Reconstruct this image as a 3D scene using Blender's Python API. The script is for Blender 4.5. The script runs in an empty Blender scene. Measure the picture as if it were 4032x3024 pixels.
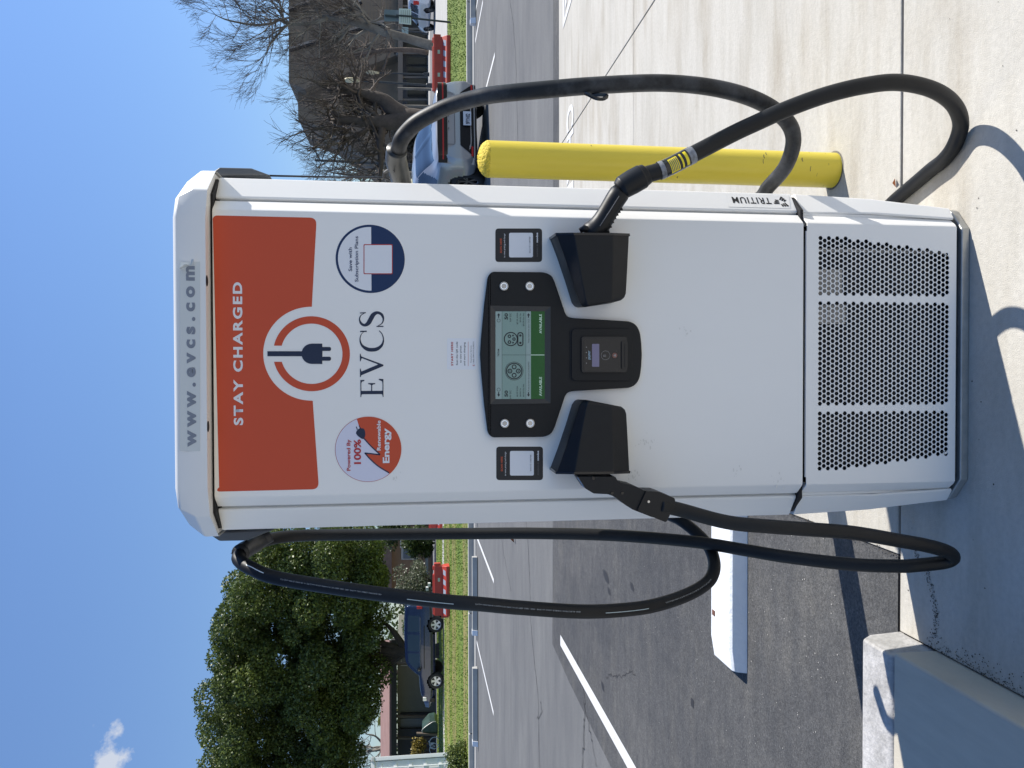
import bpy, bmesh, math, random
import numpy as np
from mathutils import Vector, Matrix
random.seed(7); RNG = np.random.default_rng(7)
D = bpy.data; SC = bpy.context.scene; COL = SC.collection
R = math.radians
# ------------------------------------------------------------------ camera
CAM = Vector((-.0432, -1.86, 1.4511)); YAW, PIT, ROL, FPX = .016, .127, -.0042, 3032.0
def basis():
    cy, sy, cp, sp = math.cos(YAW), math.sin(YAW), math.cos(PIT), math.sin(PIT)
    f = Vector((-sy*cp, cy*cp, -sp)); r = Vector((cy, sy, 0)); u = r.cross(f)
    cr, sr = math.cos(ROL), math.sin(ROL)
    return cr*r+sr*u, -sr*r+cr*u, f
BR, BU, BF = basis()
cd = D.cameras.new('camera'); cam = D.objects.new('camera', cd); COL.objects.link(cam)
X, Y_, Z = -BU, BR, -BF                     # the phone was held on its side: picture right is world down
cam.matrix_world = Matrix(((X.x, Y_.x, Z.x, CAM.x), (X.y, Y_.y, Z.y, CAM.y), (X.z, Y_.z, Z.z, CAM.z), (0, 0, 0, 1)))
cd.sensor_width = 36; cd.lens = 36*FPX/4032; cd.clip_start = .05; cd.clip_end = 3000
SC.camera = cam
# measuring helpers: a ray through a point of the photograph, cut with a vertical plane y=Y or a level z
def ray(px, py):
    return BF+BR*((3024-py-1512)/FPX)-BU*((px-2016)/FPX)
def at(px, py, Y=0.0):
    d = ray(px, py); return CAM+d*((Y-CAM.y)/d.y)
def gnd(px, py, z=0.0):
    d = ray(px, py); return CAM+d*((z-CAM.z)/d.z)
# ------------------------------------------------------------------ sky, sun, exposure
SUN_AZ, SUN_EL = R(18.5), R(44)             # azimuth measured from +X towards +Y
w = D.worlds.new('World'); SC.world = w; w.use_nodes = True
nt = w.node_tree; nt.nodes.clear()
sky = nt.nodes.new('ShaderNodeTexSky'); sky.sky_type = 'NISHITA'; sky.sun_disc = False
sky.sun_elevation = SUN_EL; sky.sun_rotation = R(90)-SUN_AZ; sky.air_density = 1.0; sky.dust_density = .05; sky.ozone_density = 3.0
bg = nt.nodes.new('ShaderNodeBackground'); bg.inputs[1].default_value = .108
wo = nt.nodes.new('ShaderNodeOutputWorld')
nt.links.new(bg.outputs[0], wo.inputs[0])
wtc = nt.nodes.new('ShaderNodeTexCoord'); wsx = nt.nodes.new('ShaderNodeSeparateXYZ'); nt.links.new(wtc.outputs['Generated'], wsx.inputs[0])
def wn(op, a, b=None, c=None):
    n = nt.nodes.new('ShaderNodeMath'); n.operation = op
    for i, v in enumerate((a, b, c)):
        if v is None: continue
        if isinstance(v, (int, float)): n.inputs[i].default_value = v
        else: nt.links.new(v, n.inputs[i])
    return n.outputs[0]
wmr = nt.nodes.new('ShaderNodeMapRange'); wmr.inputs[1].default_value = 0; wmr.inputs[2].default_value = .55; wmr.inputs[3].default_value = .60; wmr.inputs[4].default_value = 1.14; nt.links.new(wsx.outputs[2], wmr.inputs[0])
wmx = nt.nodes.new('ShaderNodeVectorMath'); wmx.operation = 'MULTIPLY'; nt.links.new(sky.outputs[0], wmx.inputs[0]); wmx.inputs[1].default_value = (.90, .985, 1.13)
wms = nt.nodes.new('ShaderNodeVectorMath'); wms.operation = 'SCALE'; nt.links.new(wmx.outputs[0], wms.inputs[0]); wmz = nt.nodes.new('ShaderNodeMapRange'); wmz.inputs[1].default_value = .42; wmz.inputs[2].default_value = 1; wmz.inputs[3].default_value = 1; wmz.inputs[4].default_value = .66; nt.links.new(wsx.outputs[2], wmz.inputs[0]); nt.links.new(wn('MULTIPLY', wmr.outputs[0], wmz.outputs[0]), wms.inputs[3])
# one small fair-weather cloud, placed by direction
cdir = ray(425, 3000).normalized()
wdt = nt.nodes.new('ShaderNodeVectorMath'); wdt.operation = 'SUBTRACT'; nt.links.new(wtc.outputs['Generated'], wdt.inputs[0]); wdt.inputs[1].default_value = cdir
wmp = nt.nodes.new('ShaderNodeMapping'); wmp.inputs['Scale'].default_value = (31, 31, 40); nt.links.new(wdt.outputs[0], wmp.inputs[0])
wln = nt.nodes.new('ShaderNodeVectorMath'); wln.operation = 'LENGTH'; nt.links.new(wmp.outputs[0], wln.inputs[0])
wnz = nt.nodes.new('ShaderNodeTexNoise'); wnz.inputs['Scale'].default_value = 34; wnz.inputs['Detail'].default_value = 7; wnz.inputs['Roughness'].default_value = .6; nt.links.new(wtc.outputs['Generated'], wnz.inputs['Vector'])
cm = wn('SUBTRACT', wn('MULTIPLY', wnz.outputs[0], 3.4), wn('ADD', wn('MULTIPLY', wln.outputs[1], 1.15), .72)); cm = wn('MINIMUM', wn('MAXIMUM', wn('MULTIPLY', cm, 1.6), 0), .9)
wmc = nt.nodes.new('ShaderNodeMix'); wmc.data_type = 'RGBA'; nt.links.new(cm, wmc.inputs[0]); nt.links.new(wms.outputs[0], wmc.inputs[6]); wmc.inputs[7].default_value = (4.3, 4.6, 5.2, 1)
nt.links.new(wmc.outputs[2], bg.inputs[0])
sl = D.lights.new('sun', 'SUN'); sl.energy = 5.0; sl.angle = R(.53); sl.color = (1, .955, .88)
so = D.objects.new('sun', sl); COL.objects.link(so)
sd = Vector((math.cos(SUN_AZ)*math.cos(SUN_EL), math.sin(SUN_AZ)*math.cos(SUN_EL), math.sin(SUN_EL)))
so.rotation_euler = sd.to_track_quat('Z', 'Y').to_euler(); so.location = (20, 8, 20)
SC.view_settings.view_transform = 'Standard'; SC.view_settings.look = 'None'
SC.view_settings.exposure = 0.52; SC.view_settings.gamma = 1; SC.view_settings.use_curve_mapping = False
# ------------------------------------------------------------------ materials
def mat(name, col, rough=.5, metal=0, spec=.5, var=0, vscale=8, bump=0, bscale=60, coat=0, alpha=1, emis=0, stretch=None, col2=None, trans=0, hi=.7, lo=.3):
    m = D.materials.new(name); m.use_nodes = True; n = m.node_tree; b = n.nodes['Principled BSDF']
    b.inputs['Base Color'].default_value = (*col, 1); b.inputs['Roughness'].default_value = rough
    b.inputs['Metallic'].default_value = metal; b.inputs['Specular IOR Level'].default_value = spec
    b.inputs['Coat Weight'].default_value = coat; b.inputs['Alpha'].default_value = alpha
    b.inputs['Transmission Weight'].default_value = trans
    if emis: b.inputs['Emission Color'].default_value = (*col, 1); b.inputs['Emission Strength'].default_value = emis
    if var or bump or col2:
        tc = n.nodes.new('ShaderNodeTexCoord'); src = tc.outputs['Object']
        if stretch:
            mp = n.nodes.new('ShaderNodeMapping'); mp.inputs['Scale'].default_value = stretch
            n.links.new(src, mp.inputs[0]); src = mp.outputs[0]
    if var or col2:
        nz = n.nodes.new('ShaderNodeTexNoise'); nz.inputs['Scale'].default_value = vscale; nz.inputs['Detail'].default_value = 6; nz.inputs['Roughness'].default_value = .65
        n.links.new(src, nz.inputs['Vector'])
        cr = n.nodes.new('ShaderNodeValToRGB'); cr.color_ramp.elements[0].position = lo; cr.color_ramp.elements[1].position = hi
        c2 = col2 if col2 else tuple(c*(1+var) for c in col)
        c1 = col if col2 else tuple(c*(1-var) for c in col)
        cr.color_ramp.elements[0].color = (*c1, 1); cr.color_ramp.elements[1].color = (*c2, 1)
        n.links.new(nz.outputs[0], cr.inputs[0]); n.links.new(cr.outputs[0], b.inputs['Base Color'])
    if bump:
        nb = n.nodes.new('ShaderNodeTexNoise'); nb.inputs['Scale'].default_value = bscale; nb.inputs['Detail'].default_value = 5
        n.links.new(src, nb.inputs['Vector'])
        bp = n.nodes.new('ShaderNodeBump'); bp.inputs['Strength'].default_value = bump; bp.inputs['Distance'].default_value = .01
        n.links.new(nb.outputs[0], bp.inputs['Height']); n.links.new(bp.outputs[0], b.inputs['Normal'])
    return m
def noise(n, src, scale, detail=5, rough=.6, stretch=None, dist=0):
    if stretch:
        mp = n.nodes.new('ShaderNodeMapping'); mp.inputs['Scale'].default_value = stretch; n.links.new(src, mp.inputs[0]); src = mp.outputs[0]
    z = n.nodes.new('ShaderNodeTexNoise'); z.inputs['Scale'].default_value = scale; z.inputs['Detail'].default_value = detail
    z.inputs['Roughness'].default_value = rough; z.inputs['Distortion'].default_value = dist
    n.links.new(src, z.inputs['Vector']); return z.outputs[0]
def ramp(n, src, stops):
    c = n.nodes.new('ShaderNodeValToRGB'); e = c.color_ramp.elements
    while len(e) < len(stops): e.new(.5)
    for k, (p, v) in enumerate(stops):
        e[k].position = p; e[k].color = (*v, 1) if isinstance(v, tuple) else (v, v, v, 1)
    n.links.new(src, c.inputs[0]); return c.outputs[0]
def mix(n, f, a, b, mode='MIX'):
    m = n.nodes.new('ShaderNodeMix'); m.data_type = 'RGBA'; m.blend_type = mode
    for s, v in ((0, f), (6, a), (7, b)):
        if hasattr(v, 'links') or hasattr(v, 'is_linked'): n.links.new(v, m.inputs[s])
        elif isinstance(v, (int, float)): m.inputs[s].default_value = v
        else: m.inputs[s].default_value = (*v, 1)
    return m.outputs[2]
def ground_mat(name, base, layers, rough=.85, bumps=((120, .25),)):
    """layers: (scale, stretch, stops, mode, factor)"""
    m = D.materials.new(name); m.use_nodes = True; n = m.node_tree; b = n.nodes['Principled BSDF']
    b.inputs['Roughness'].default_value = rough; b.inputs['Specular IOR Level'].default_value = .3
    tc = n.nodes.new('ShaderNodeNewGeometry').outputs['Position']
    c = base
    for sc, st, stops, mode, fac in layers:
        c = mix(n, fac, c, ramp(n, noise(n, tc, sc, 7, .65, st), stops), mode)
    n.links.new(c, b.inputs['Base Color'])
    prev = None
    for sc, s in bumps:
        bp = n.nodes.new('ShaderNodeBump'); bp.inputs['Strength'].default_value = s; bp.inputs['Distance'].default_value = .006
        n.links.new(noise(n, tc, sc, 4), bp.inputs['Height'])
        if prev: n.links.new(prev, bp.inputs['Normal'])
        prev = bp.outputs[0]
    n.links.new(prev, b.inputs['Normal'])
    return m
WHITE = mat('powder_coat_white', (.84, .82, .775), .38, var=.02, vscale=2.2, stretch=(1, 1, .35))
CAPW = mat('cap_white', (.76, .75, .72), .42, var=.02, vscale=3)
GREYM = mat('base_metal', (.42, .42, .40), .45, .6, var=.15, vscale=20)
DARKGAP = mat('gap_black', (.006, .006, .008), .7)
BLACKP = mat('black_plastic', (.006, .007, .009), .45, spec=.32, var=.15, vscale=30, bump=.04, bscale=900)
BLACKG = mat('black_gloss', (.008, .009, .012), .12)
RUBBER = mat('cable_rubber', (.0055, .006, .007), .5, spec=.35, var=.5, vscale=9, bump=.05, bscale=400)
SLEEVE = mat('sleeve_grey', (.024, .026, .025), .42, var=.2, vscale=14, bump=.04, bscale=200)
SCUFF = mat('cable_dusty', (.008, .009, .010), .5, spec=.35, col2=(.055, .058, .064), vscale=14, lo=.42, hi=.72, bump=.05, bscale=400)
ORANGE = mat('orange_vinyl', (.56, .082, .034), .45, spec=.3)
NAVY = mat('navy_vinyl', (.010, .018, .048), .45)
NAVYB = mat('royal_navy_vinyl', (.0, .020, .085), .42)
VWHITE = mat('white_vinyl', (.74, .75, .77), .45)
VLILAC = mat('lilac_vinyl', (.66, .66, .76), .45)
GREYL = mat('grey_letters', (.20, .22, .26), .5, var=.12, vscale=60)
STRIP = mat('clear_strip', (.60, .62, .60), .35)
RED = mat('red_vinyl', (.45, .03, .03), .45)
VBLACK = mat('black_vinyl', (.008, .009, .013), .4)
MIDGREY = mat('mid_grey_vinyl', (.12, .12, .13), .4)
LCD = mat('lcd_panel', (.17, .26, .24), .25, emis=.12)
LCDH = mat('lcd_header', (.22, .30, .29), .25, emis=.12)
LCDI = mat('lcd_ink', (.006, .012, .02), .3)
LCDG = mat('lcd_green', (.003, .05, .008), .25, emis=.35)
LCDW = mat('lcd_pale', (.45, .6, .5), .3, emis=.2)
METAL = mat('steel', (.55, .56, .58), .22, 1)
DKGREY = mat('hood_grey', (.09, .095, .10), .5)
YELLOW = mat('yellow_paint', (.70, .55, .05), .38, var=.06, vscale=5, stretch=(1, 1, .3), bump=.06, bscale=26)
# ------------------------------------------------------------------ object helpers
def tag(o, label=None, cat=None, group=None, kind=None):
    if label: o['label'] = label
    if cat: o['category'] = cat
    if group: o['group'] = group
    if kind: o['kind'] = kind
    return o
def link(name, me, m=None, parent=None):
    o = D.objects.new(name, me); COL.objects.link(o)
    if m is not None and hasattr(me, 'materials') and not me.materials: me.materials.append(m)
    if parent is not None: o.parent = parent
    return o
def empty(name, label, cat, loc=(0, 0, 0), rz=0, group=None):
    o = D.objects.new(name, None); COL.objects.link(o); o.location = loc; o.rotation_euler = (0, 0, rz); o.empty_display_size = .1
    tag(o, label, cat, group); return o
def place(o, P):       # keep world coordinates of a child whose mesh is in world space
    o.matrix_parent_inverse = Matrix.Identity(4); return o
def wloc(o):
    v = Vector((0, 0, 0))
    while o is not None: v = v+o.location; o = o.parent
    return v
def mesh(name, vs, fs, m=None, parent=None, smooth=False, world=True):
    me = D.meshes.new(name); 
    if world and parent is not None:
        root = parent; mw = Matrix.Identity(4)
        while root is not None:
            mw = Matrix.Translation(root.location) @ root.rotation_euler.to_matrix().to_4x4() @ mw
            root = root.parent
        inv = mw.inverted(); vs = [inv @ Vector(v) for v in vs]
    me.from_pydata([tuple(v) for v in vs], [], fs); me.update()
    if smooth: me.polygons.foreach_set('use_smooth', [True]*len(me.polygons))
    return link(name, me, m, parent)
class MB:
    def __init__(s): s.v = []; s.f = []
    def add(s, vs, fs):
        k = len(s.v); s.v += [tuple(v) for v in vs]; s.f += [tuple(i+k for i in f) for f in fs]; return s
    def box(s, a, b, rot=None, c=None):
        x0, y0, z0 = a; x1, y1, z1 = b
        vs = [(x0, y0, z0), (x1, y0, z0), (x1, y1, z0), (x0, y1, z0), (x0, y0, z1), (x1, y0, z1), (x1, y1, z1), (x0, y1, z1)]
        if rot is not None:
            c = Vector(c) if c is not None else (Vector(a)+Vector(b))/2
            vs = [rot @ (Vector(v)-c)+c for v in vs]
        return s.add(vs, [(0, 3, 2, 1), (4, 5, 6, 7), (0, 1, 5, 4), (1, 2, 6, 5), (2, 3, 7, 6), (3, 0, 4, 7)])
    def prism(s, pts, axis_vec):
        n = len(pts); a = [Vector(p) for p in pts]; b = [p+Vector(axis_vec) for p in a]
        return s.add(a+b, [tuple(range(n))[::-1], tuple(range(n, 2*n))]+[(i, (i+1) % n, n+(i+1) % n, n+i) for i in range(n)])
    def tube(s, pts, rad, n=8, cap=True, squash=None):
        pts = [Vector(p) for p in pts]; N = len(pts)
        if not hasattr(rad, '__len__'): rad = [rad]*N
        t0 = (pts[1]-pts[0]).normalized(); up = Vector((0, 0, 1)) if abs(t0.z) < .9 else Vector((0, 1, 0))
        nrm = t0.cross(up).normalized(); vs = []
        for i in range(N):
            t = (pts[min(i+1, N-1)]-pts[max(i-1, 0)]).normalized()
            nrm = (nrm-t*nrm.dot(t)).normalized(); b = t.cross(nrm)
            for k in range(n):
                a = 2*math.pi*k/n; o = nrm*math.cos(a)+b*math.sin(a)
                if squash is not None: o = Vector((o.x, o.y*squash, o.z))
                vs.append(pts[i]+o*rad[i])
        fs = [(i*n+k, i*n+(k+1) % n, (i+1)*n+(k+1) % n, (i+1)*n+k) for i in range(N-1) for k in range(n)]
        if cap: fs += [tuple(range(n))[::-1], tuple((N-1)*n+k for k in range(n))]
        return s.add(vs, fs)
    def build(s, name, m=None, parent=None, smooth=False, bevel=0, seg=2, world=True, auto=False):
        o = mesh(name, s.v, s.f, m, parent, smooth, world)
        bm = bmesh.new(); bm.from_mesh(o.data); bmesh.ops.recalc_face_normals(bm, faces=bm.faces); bm.to_mesh(o.data); bm.free()
        if bevel:
            b = o.modifiers.new('b', 'BEVEL'); b.width = bevel; b.segments = seg; b.limit_method = 'ANGLE'; b.angle_limit = R(28); b.harden_normals = False
            o.data.polygons.foreach_set('use_smooth', [True]*len(o.data.polygons)); 
            wn = o.modifiers.new('w', 'WEIGHTED_NORMAL'); wn.keep_sharp = True
        elif auto:
            for e in o.data.edges: pass
        return o
def spline(P, n=12):
    P = [Vector(p) for p in P]; out = []
    Q = [P[0]*2-P[1]]+P+[P[-1]*2-P[-2]]
    for i in range(1, len(Q)-2):
        p0, p1, p2, p3 = Q[i-1:i+3]
        for k in range(n):
            t = k/n; out.append(.5*((2*p1)+(-p0+p2)*t+(2*p0-5*p1+4*p2-p3)*t*t+(-p0+3*p1-3*p2+p3)*t**3))
    out.append(P[-1]); return out
def rounded(pts, rad, seg=6):
    """2-D polygon with rounded corners; rad one number or a list"""
    n = len(pts); out = []
    for i in range(n):
        p = Vector(pts[i]); a = Vector(pts[i-1]); b = Vector(pts[(i+1) % n]); r = rad[i] if hasattr(rad, '__len__') else rad
        if r <= 0: out.append(tuple(p)); continue
        u = (a-p); v = (b-p); lu, lv = u.length, v.length; u /= lu; v /= lv; L = min(r, lu*.48, lv*.48)
        q0, q1 = p+u*L, p+v*L
        for k in range(seg+1):
            t = k/seg; out.append(tuple((1-t)**2*q0+2*t*(1-t)*p+t*t*q1))
    return out
def flat(name, loops, Y, t, m, parent, bevel=0, back=None, seg=2):
    """plate facing the viewer (-y): loops of photo points on plane Y, outer plus holes; front at Y-t"""
    L = [[(at(px, py, Y).x, at(px, py, Y).z) for px, py in lp] for lp in loops]
    return plate(name, L, Y, t, m, parent, bevel, seg)
def plate(name, L, Y, t, m, parent, bevel=0, seg=2, holes_depth=None):
    cu = D.curves.new(name, 'CURVE'); cu.dimensions = '2D'; cu.fill_mode = 'BOTH'
    for lp in L:
        sp = cu.splines.new('POLY'); sp.points.add(len(lp)-1); sp.use_cyclic_u = True
        for k, (x, z) in enumerate(lp): sp.points[k].co = (x, z, 0, 1)
    if t > 0: cu.extrude = t/2
    tmp = D.objects.new('tmp', cu)
    me = D.meshes.new_from_object(tmp)
    D.objects.remove(tmp); D.curves.remove(cu); me.name = name
    ox = wloc(parent)
    for v in me.vertices:
        x, z, d = v.co; v.co = (x-ox.x, Y-t/2-d-ox.y, z-ox.z)
    bm = bmesh.new(); bm.from_mesh(me); bmesh.ops.remove_doubles(bm, verts=bm.verts, dist=1e-6)
    if t > 0: bmesh.ops.recalc_face_normals(bm, faces=bm.faces)
    bm.to_mesh(me); bm.free(); me.materials.clear()
    o = link(name, me, m, parent)
    if bevel:
        b = o.modifiers.new('b', 'BEVEL'); b.width = bevel; b.segments = seg; b.limit_method = 'ANGLE'; b.angle_limit = R(40)
        me.polygons.foreach_set('use_smooth', [True]*len(me.polygons)); o.modifiers.new('w', 'WEIGHTED_NORMAL').keep_sharp = True
    return o
def circ(cx, cy, rx, ry=None, n=48, a0=0, a1=360):
    ry = ry or rx
    return [(cx+rx*math.cos(R(a0+(a1-a0)*k/n)), cy+ry*math.sin(R(a0+(a1-a0)*k/n))) for k in range(n if a1-a0 == 360 else n+1)]
def wcirc(px, py, rpx, Y=0, n=48, a0=0, a1=360):
    """true circle on plane Y, centre and side-to-side radius from the photograph; returns x,z"""
    c = at(px, py, Y); r = abs(at(px, py-rpx, Y).x-c.x)
    return [(c.x+r*math.cos(R(a0+(a1-a0)*k/n)), c.z+r*math.sin(R(a0+(a1-a0)*k/n))) for k in range(n if a1-a0 == 360 else n+1)]
def text_mesh(s, bold=0, align='LEFT', spacing=1.0):
    cu = D.curves.new('t', 'FONT'); cu.body = s; cu.size = 1; cu.offset = bold; cu.resolution_u = 4; cu.space_character = spacing
    tmp = D.objects.new('tmp', cu)
    me = D.meshes.new_from_object(tmp)
    D.objects.remove(tmp); D.curves.remove(cu); return me
def lettering(s, x_top, x_bot, y_l, y_r, Y, m, parent, bold=0, desc=False, spacing=1.0, asc=True):
    """print on plane Y; x_top/x_bot = cap top and baseline, y_l/y_r = left and right end in the photograph"""
    me = text_mesh(s, bold, spacing=spacing); n = len(me.vertices); co = np.empty(n*3); me.vertices.foreach_get('co', co); co = co.reshape(-1, 3)
    x0, x1 = co[:, 0].min(), co[:, 0].max(); z0 = 0.0-bold; z1 = (.729 if asc else .56)+bold
    A = at(x_bot, y_l, Y); B = at(x_top, y_r, Y)
    u = (co[:, 0]-x0)/(x1-x0); v = (co[:, 1]-z0)/(z1-z0)
    out = np.stack([A.x+u*(B.x-A.x), np.full(n, Y), A.z+v*(B.z-A.z)], 1)
    out -= np.array(wloc(parent)); me.vertices.foreach_set('co', out.ravel()); me.update(); me.materials.clear(); me.name = 'lettering'
    return link('lettering', me, m, parent)
def rect(x0, x1, y0, y1): return [(x0, y0), (x1, y0), (x1, y1), (x0, y1)]
# ================================================================== GROUND
concrete = ground_mat('concrete', (.50, .482, .44), [
    (2.3, (.3, 1.5, 1), [(.30, (.74, .69, .62)), (.50, (1, 1, 1))], 'MULTIPLY', .85),
    (1.1, (.5, 1.2, 1), [(.3, (.86, .85, .83)), (.7, (1.06, 1.05, 1.03))], 'MULTIPLY', 1),
    (5.5, (.4, 2.2, 1), [(.35, (.93, .92, .90)), (.6, (1.03, 1.03, 1.03))], 'MULTIPLY', 1),
    (60, (1, 1, 1), [(.32, (.92, .92, .92)), (.6, (1.03, 1.03, 1.03))], 'MULTIPLY', 1),
    (26, (1, 1, 1), [(.22, (.35, .33, .30)), (.285, (1, 1, 1))], 'MULTIPLY', .75)], .9, ((300, .35), (60, .2)))
asph = ground_mat('asphalt_old', (.140, .142, .144), [
    (.35, (1, 2.2, 1), [(.3, (.82, .82, .84)), (.7, (1.15, 1.14, 1.12))], 'MULTIPLY', 1),
    (2.2, (.5, 2.2, 1), [(.3, (.88, .88, .89)), (.7, (1.10, 1.10, 1.09))], 'MULTIPLY', 1),
    (90, (1, 1, 1), [(.3, (.65, .65, .65)), (.7, (1.35, 1.35, 1.33))], 'MULTIPLY', 1)], .85, ((200, .5),))
asphn = ground_mat('asphalt_new', (.076, .077, .079), [
    (.9, (1, .6, 1), [(.3, (.68, .70, .76)), (.7, (1.34, 1.32, 1.28))], 'MULTIPLY', 1),
    (2.4, (.6, 1.3, 1), [(.50, (1, 1, 1)), (.68, (1.2, 1.17, 1.1))], 'MULTIPLY', .9),
    (16, (1, 1, 1), [(.3, (.85, .85, .86)), (.66, (1.12, 1.12, 1.10)), (.80, (1.5, 1.45, 1.4))], 'MULTIPLY', 1),
    (5, (.6, 2.6, 1), [(.3, (.85, .85, .86)), (.72, (1.25, 1.22, 1.18))], 'MULTIPLY', 1),
    (110, (1, 1, 1), [(.35, (.6, .6, .6)), (.62, (1.2, 1.2, 1.2)), (.74, (2.3, 2.2, 2.1))], 'MULTIPLY', 1)], .8, ((260, .6), (40, .25)))
grassg = ground_mat('lawn', (.115, .18, .026), [
    (.25, (.3, 1.6, 1), [(.35, (.8, .85, .9)), (.65, (1.5, 1.15, 1.5))], 'MULTIPLY', 1),
    (8, (1, 1, 1), [(.3, (.6, .65, .6)), (.7, (1.35, 1.3, 1.2))], 'MULTIPLY', 1)], .9, ((40, .6),))
soil = ground_mat('soil', (.16, .13, .085), [(3, (1, 1, 1), [(.3, (.7, .7, .7)), (.7, (1.3, 1.3, 1.2))], 'MULTIPLY', 1)], .95)
walkm = ground_mat('pale_pavement', (.43, .42, .40), [(.8, (1, 1, 1), [(.3, (.85, .85, .85)), (.7, (1.1, 1.1, 1.1))], 'MULTIPLY', 1)], .9)
def sheet(name, x0, x1, y0, y1, z, m, parent=None, kind='structure'):
    o = mesh(name, [(x0, y0, z), (x1, y0, z), (x1, y1, z), (x0, y1, z)], [(0, 1, 2, 3)], m, parent)
    if parent is None: o['kind'] = kind
    return o
sheet('ground', -600, 600, -200, 1200, -.05, soil)
sheet('asphalt_lot', -45, 45, -30, 17.0, -.012, asph)
# resurfaced darker asphalt: stall on the left and the strip behind the slab
me_pts = [(-9, .302), (-.602, .302), (-.602, 5.76), (9, 5.76), (9, 6.07), (-.2, 6.12), (-1.8, 6.16), (-2.95, 6.2), (-3.0, 5.3), (-3.02, 2.9), (-9, 2.7)]
mesh('resurfaced_asphalt', [(x, y, -.006) for x, y in me_pts], [tuple(range(len(me_pts)))], asphn)['kind'] = 'structure'
pave = D.objects.new('concrete_pavement', None); COL.objects.link(pave); pave['kind'] = 'structure'
bed = mesh('joint_bed', [(-.84, -8, -.011), (9, -8, -.011), (9, .3, -.011), (9, 5.75, -.011), (-.6, 5.75, -.011), (-.6, .3, -.011), (-.84, .3, -.011)], [tuple(range(7))], mat('joint_dirt', (.035, .028, .02), .95), pave)
for x0, x1, y0, y1 in ((-.828, 4.2, -3.0, .284), (-.828, 4.2, -8, -3.006), (4.206, 9, -8, .284), (-.598, 2.19, .295, 3.1175), (-.598, 2.19, 3.1225, 5.75), (2.201, 9, .295, 3.1175), (2.201, 9, 3.1225, 5.75)):
    MB().box((x0, y0, -.1), (x1, y1, 0)).build('slab', concrete, pave, bevel=.004, seg=2)
# raised kerb and walkway at the left
curbtop = ground_mat('kerb_painted', (.40, .39, .38), [
    (7, (1, 1, 1), [(.35, (.75, .75, .74)), (.6, (1.25, 1.25, 1.26))], 'MULTIPLY', 1),
    (60, (1, 1, 1), [(.3, (.8, .8, .8)), (.6, (1.06, 1.06, 1.06))], 'MULTIPLY', 1)], .8, ((90, .5),))
wk = D.objects.new('raised_walkway', None); COL.objects.link(wk); wk['kind'] = 'structure'
MB().prism([(-.832, .142, -.05), (-.846, .142, .113), (-.846, .160, .12), (-.846, .285, .12), (-.838, .302, .085), (-.832, .306, -.05)], (-6, 0, 0)).build('kerb', curbtop, wk, bevel=.008)
MB().box((-7, -8, -.05), (-.832, .139, .118)).build('walkway_slab', mat('walkway_concrete', (.47, .43, .355), .85, var=.07, vscale=9, bump=.15, bscale=200, stretch=(3, .6, 1)), wk, bevel=.01)
ob = MB(); p0, p1 = Vector((-.845, .152, .1185)), Vector((-.845, .290, .1185))
ob.add([p0, p1, p1+Vector((-.012, 0, .003)), p0+Vector((-.016, 0, .003))], [(0, 1, 2, 3)])
# dark mould and dirt at the foot of the walkway and on the seams
dirtm = mat('dirt_specks', (.045, .038, .03), .95)
db = MB()
def speck(x, y, z, s):
    a = random.random()*6.28; n = random.choice((4, 5, 6))
    db.add([(x+s*math.cos(a+k*6.28/n)*random.uniform(.5, 1), y+s*math.sin(a+k*6.28/n)*random.uniform(.5, 1), z) for k in range(n)], [tuple(range(n))])
for k in range(1100):
    t = random.random()**.9; y = .16-1.1*t; x = -.826+abs(random.gauss(0, .010+.012*random.random()))*(1.3-t)
    speck(x, y, .0012+k*1e-6, random.uniform(.0008, .003))
for k in range(240):
    t = random.random(); x = -.80+.24*t; y = .13+.10*t+random.gauss(0, .008)
    speck(x, y-.05*math.sin(t*3), .0013+k*1e-6, random.uniform(.001, .003))
for k in range(260):
    x = random.uniform(-.8, 3.2); y = random.uniform(-1.2, .25); speck(x, y, .0014+k*1e-6, random.uniform(.0012, .0035))
for k in range(160):
    t = random.random(); x = -.6+random.gauss(0, .004); y = .3+t*.8; speck(x, y, .0015+k*1e-6, random.uniform(.002, .004))
tag(db.build('dirt_specks', dirtm), 'dark mould and dirt specks at the foot of the raised walkway', 'dirt', kind='stuff')
# rust-coloured dry leaf by the slab joint
lm = MB(); c = gnd(3530, 738); lm.add([c+Vector(v) for v in ((0, 0, .002), (.014, .006, .010), (.028, .002, .004), (.016, -.010, .012))], [(0, 1, 2), (0, 2, 3)])
tag(lm.build('dry_leaf', mat('dry_leaf', (.28, .10, .03), .7)), 'small rusty dry leaf lying on the slab joint beside the charger', 'leaf')
lm = MB(); c = gnd(2025, 2137); lm.add([c+Vector(v) for v in ((0, 0, .0), (.05, .05, .05), (.12, 0, .02), (.06, -.04, .06))], [(0, 1, 2), (0, 2, 3)])
tag(lm.build('dry_leaf', mat('dry_leaf_b', (.26, .09, .04), .7)), 'reddish dry leaf lying alone out on the grey asphalt', 'leaf')
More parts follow.
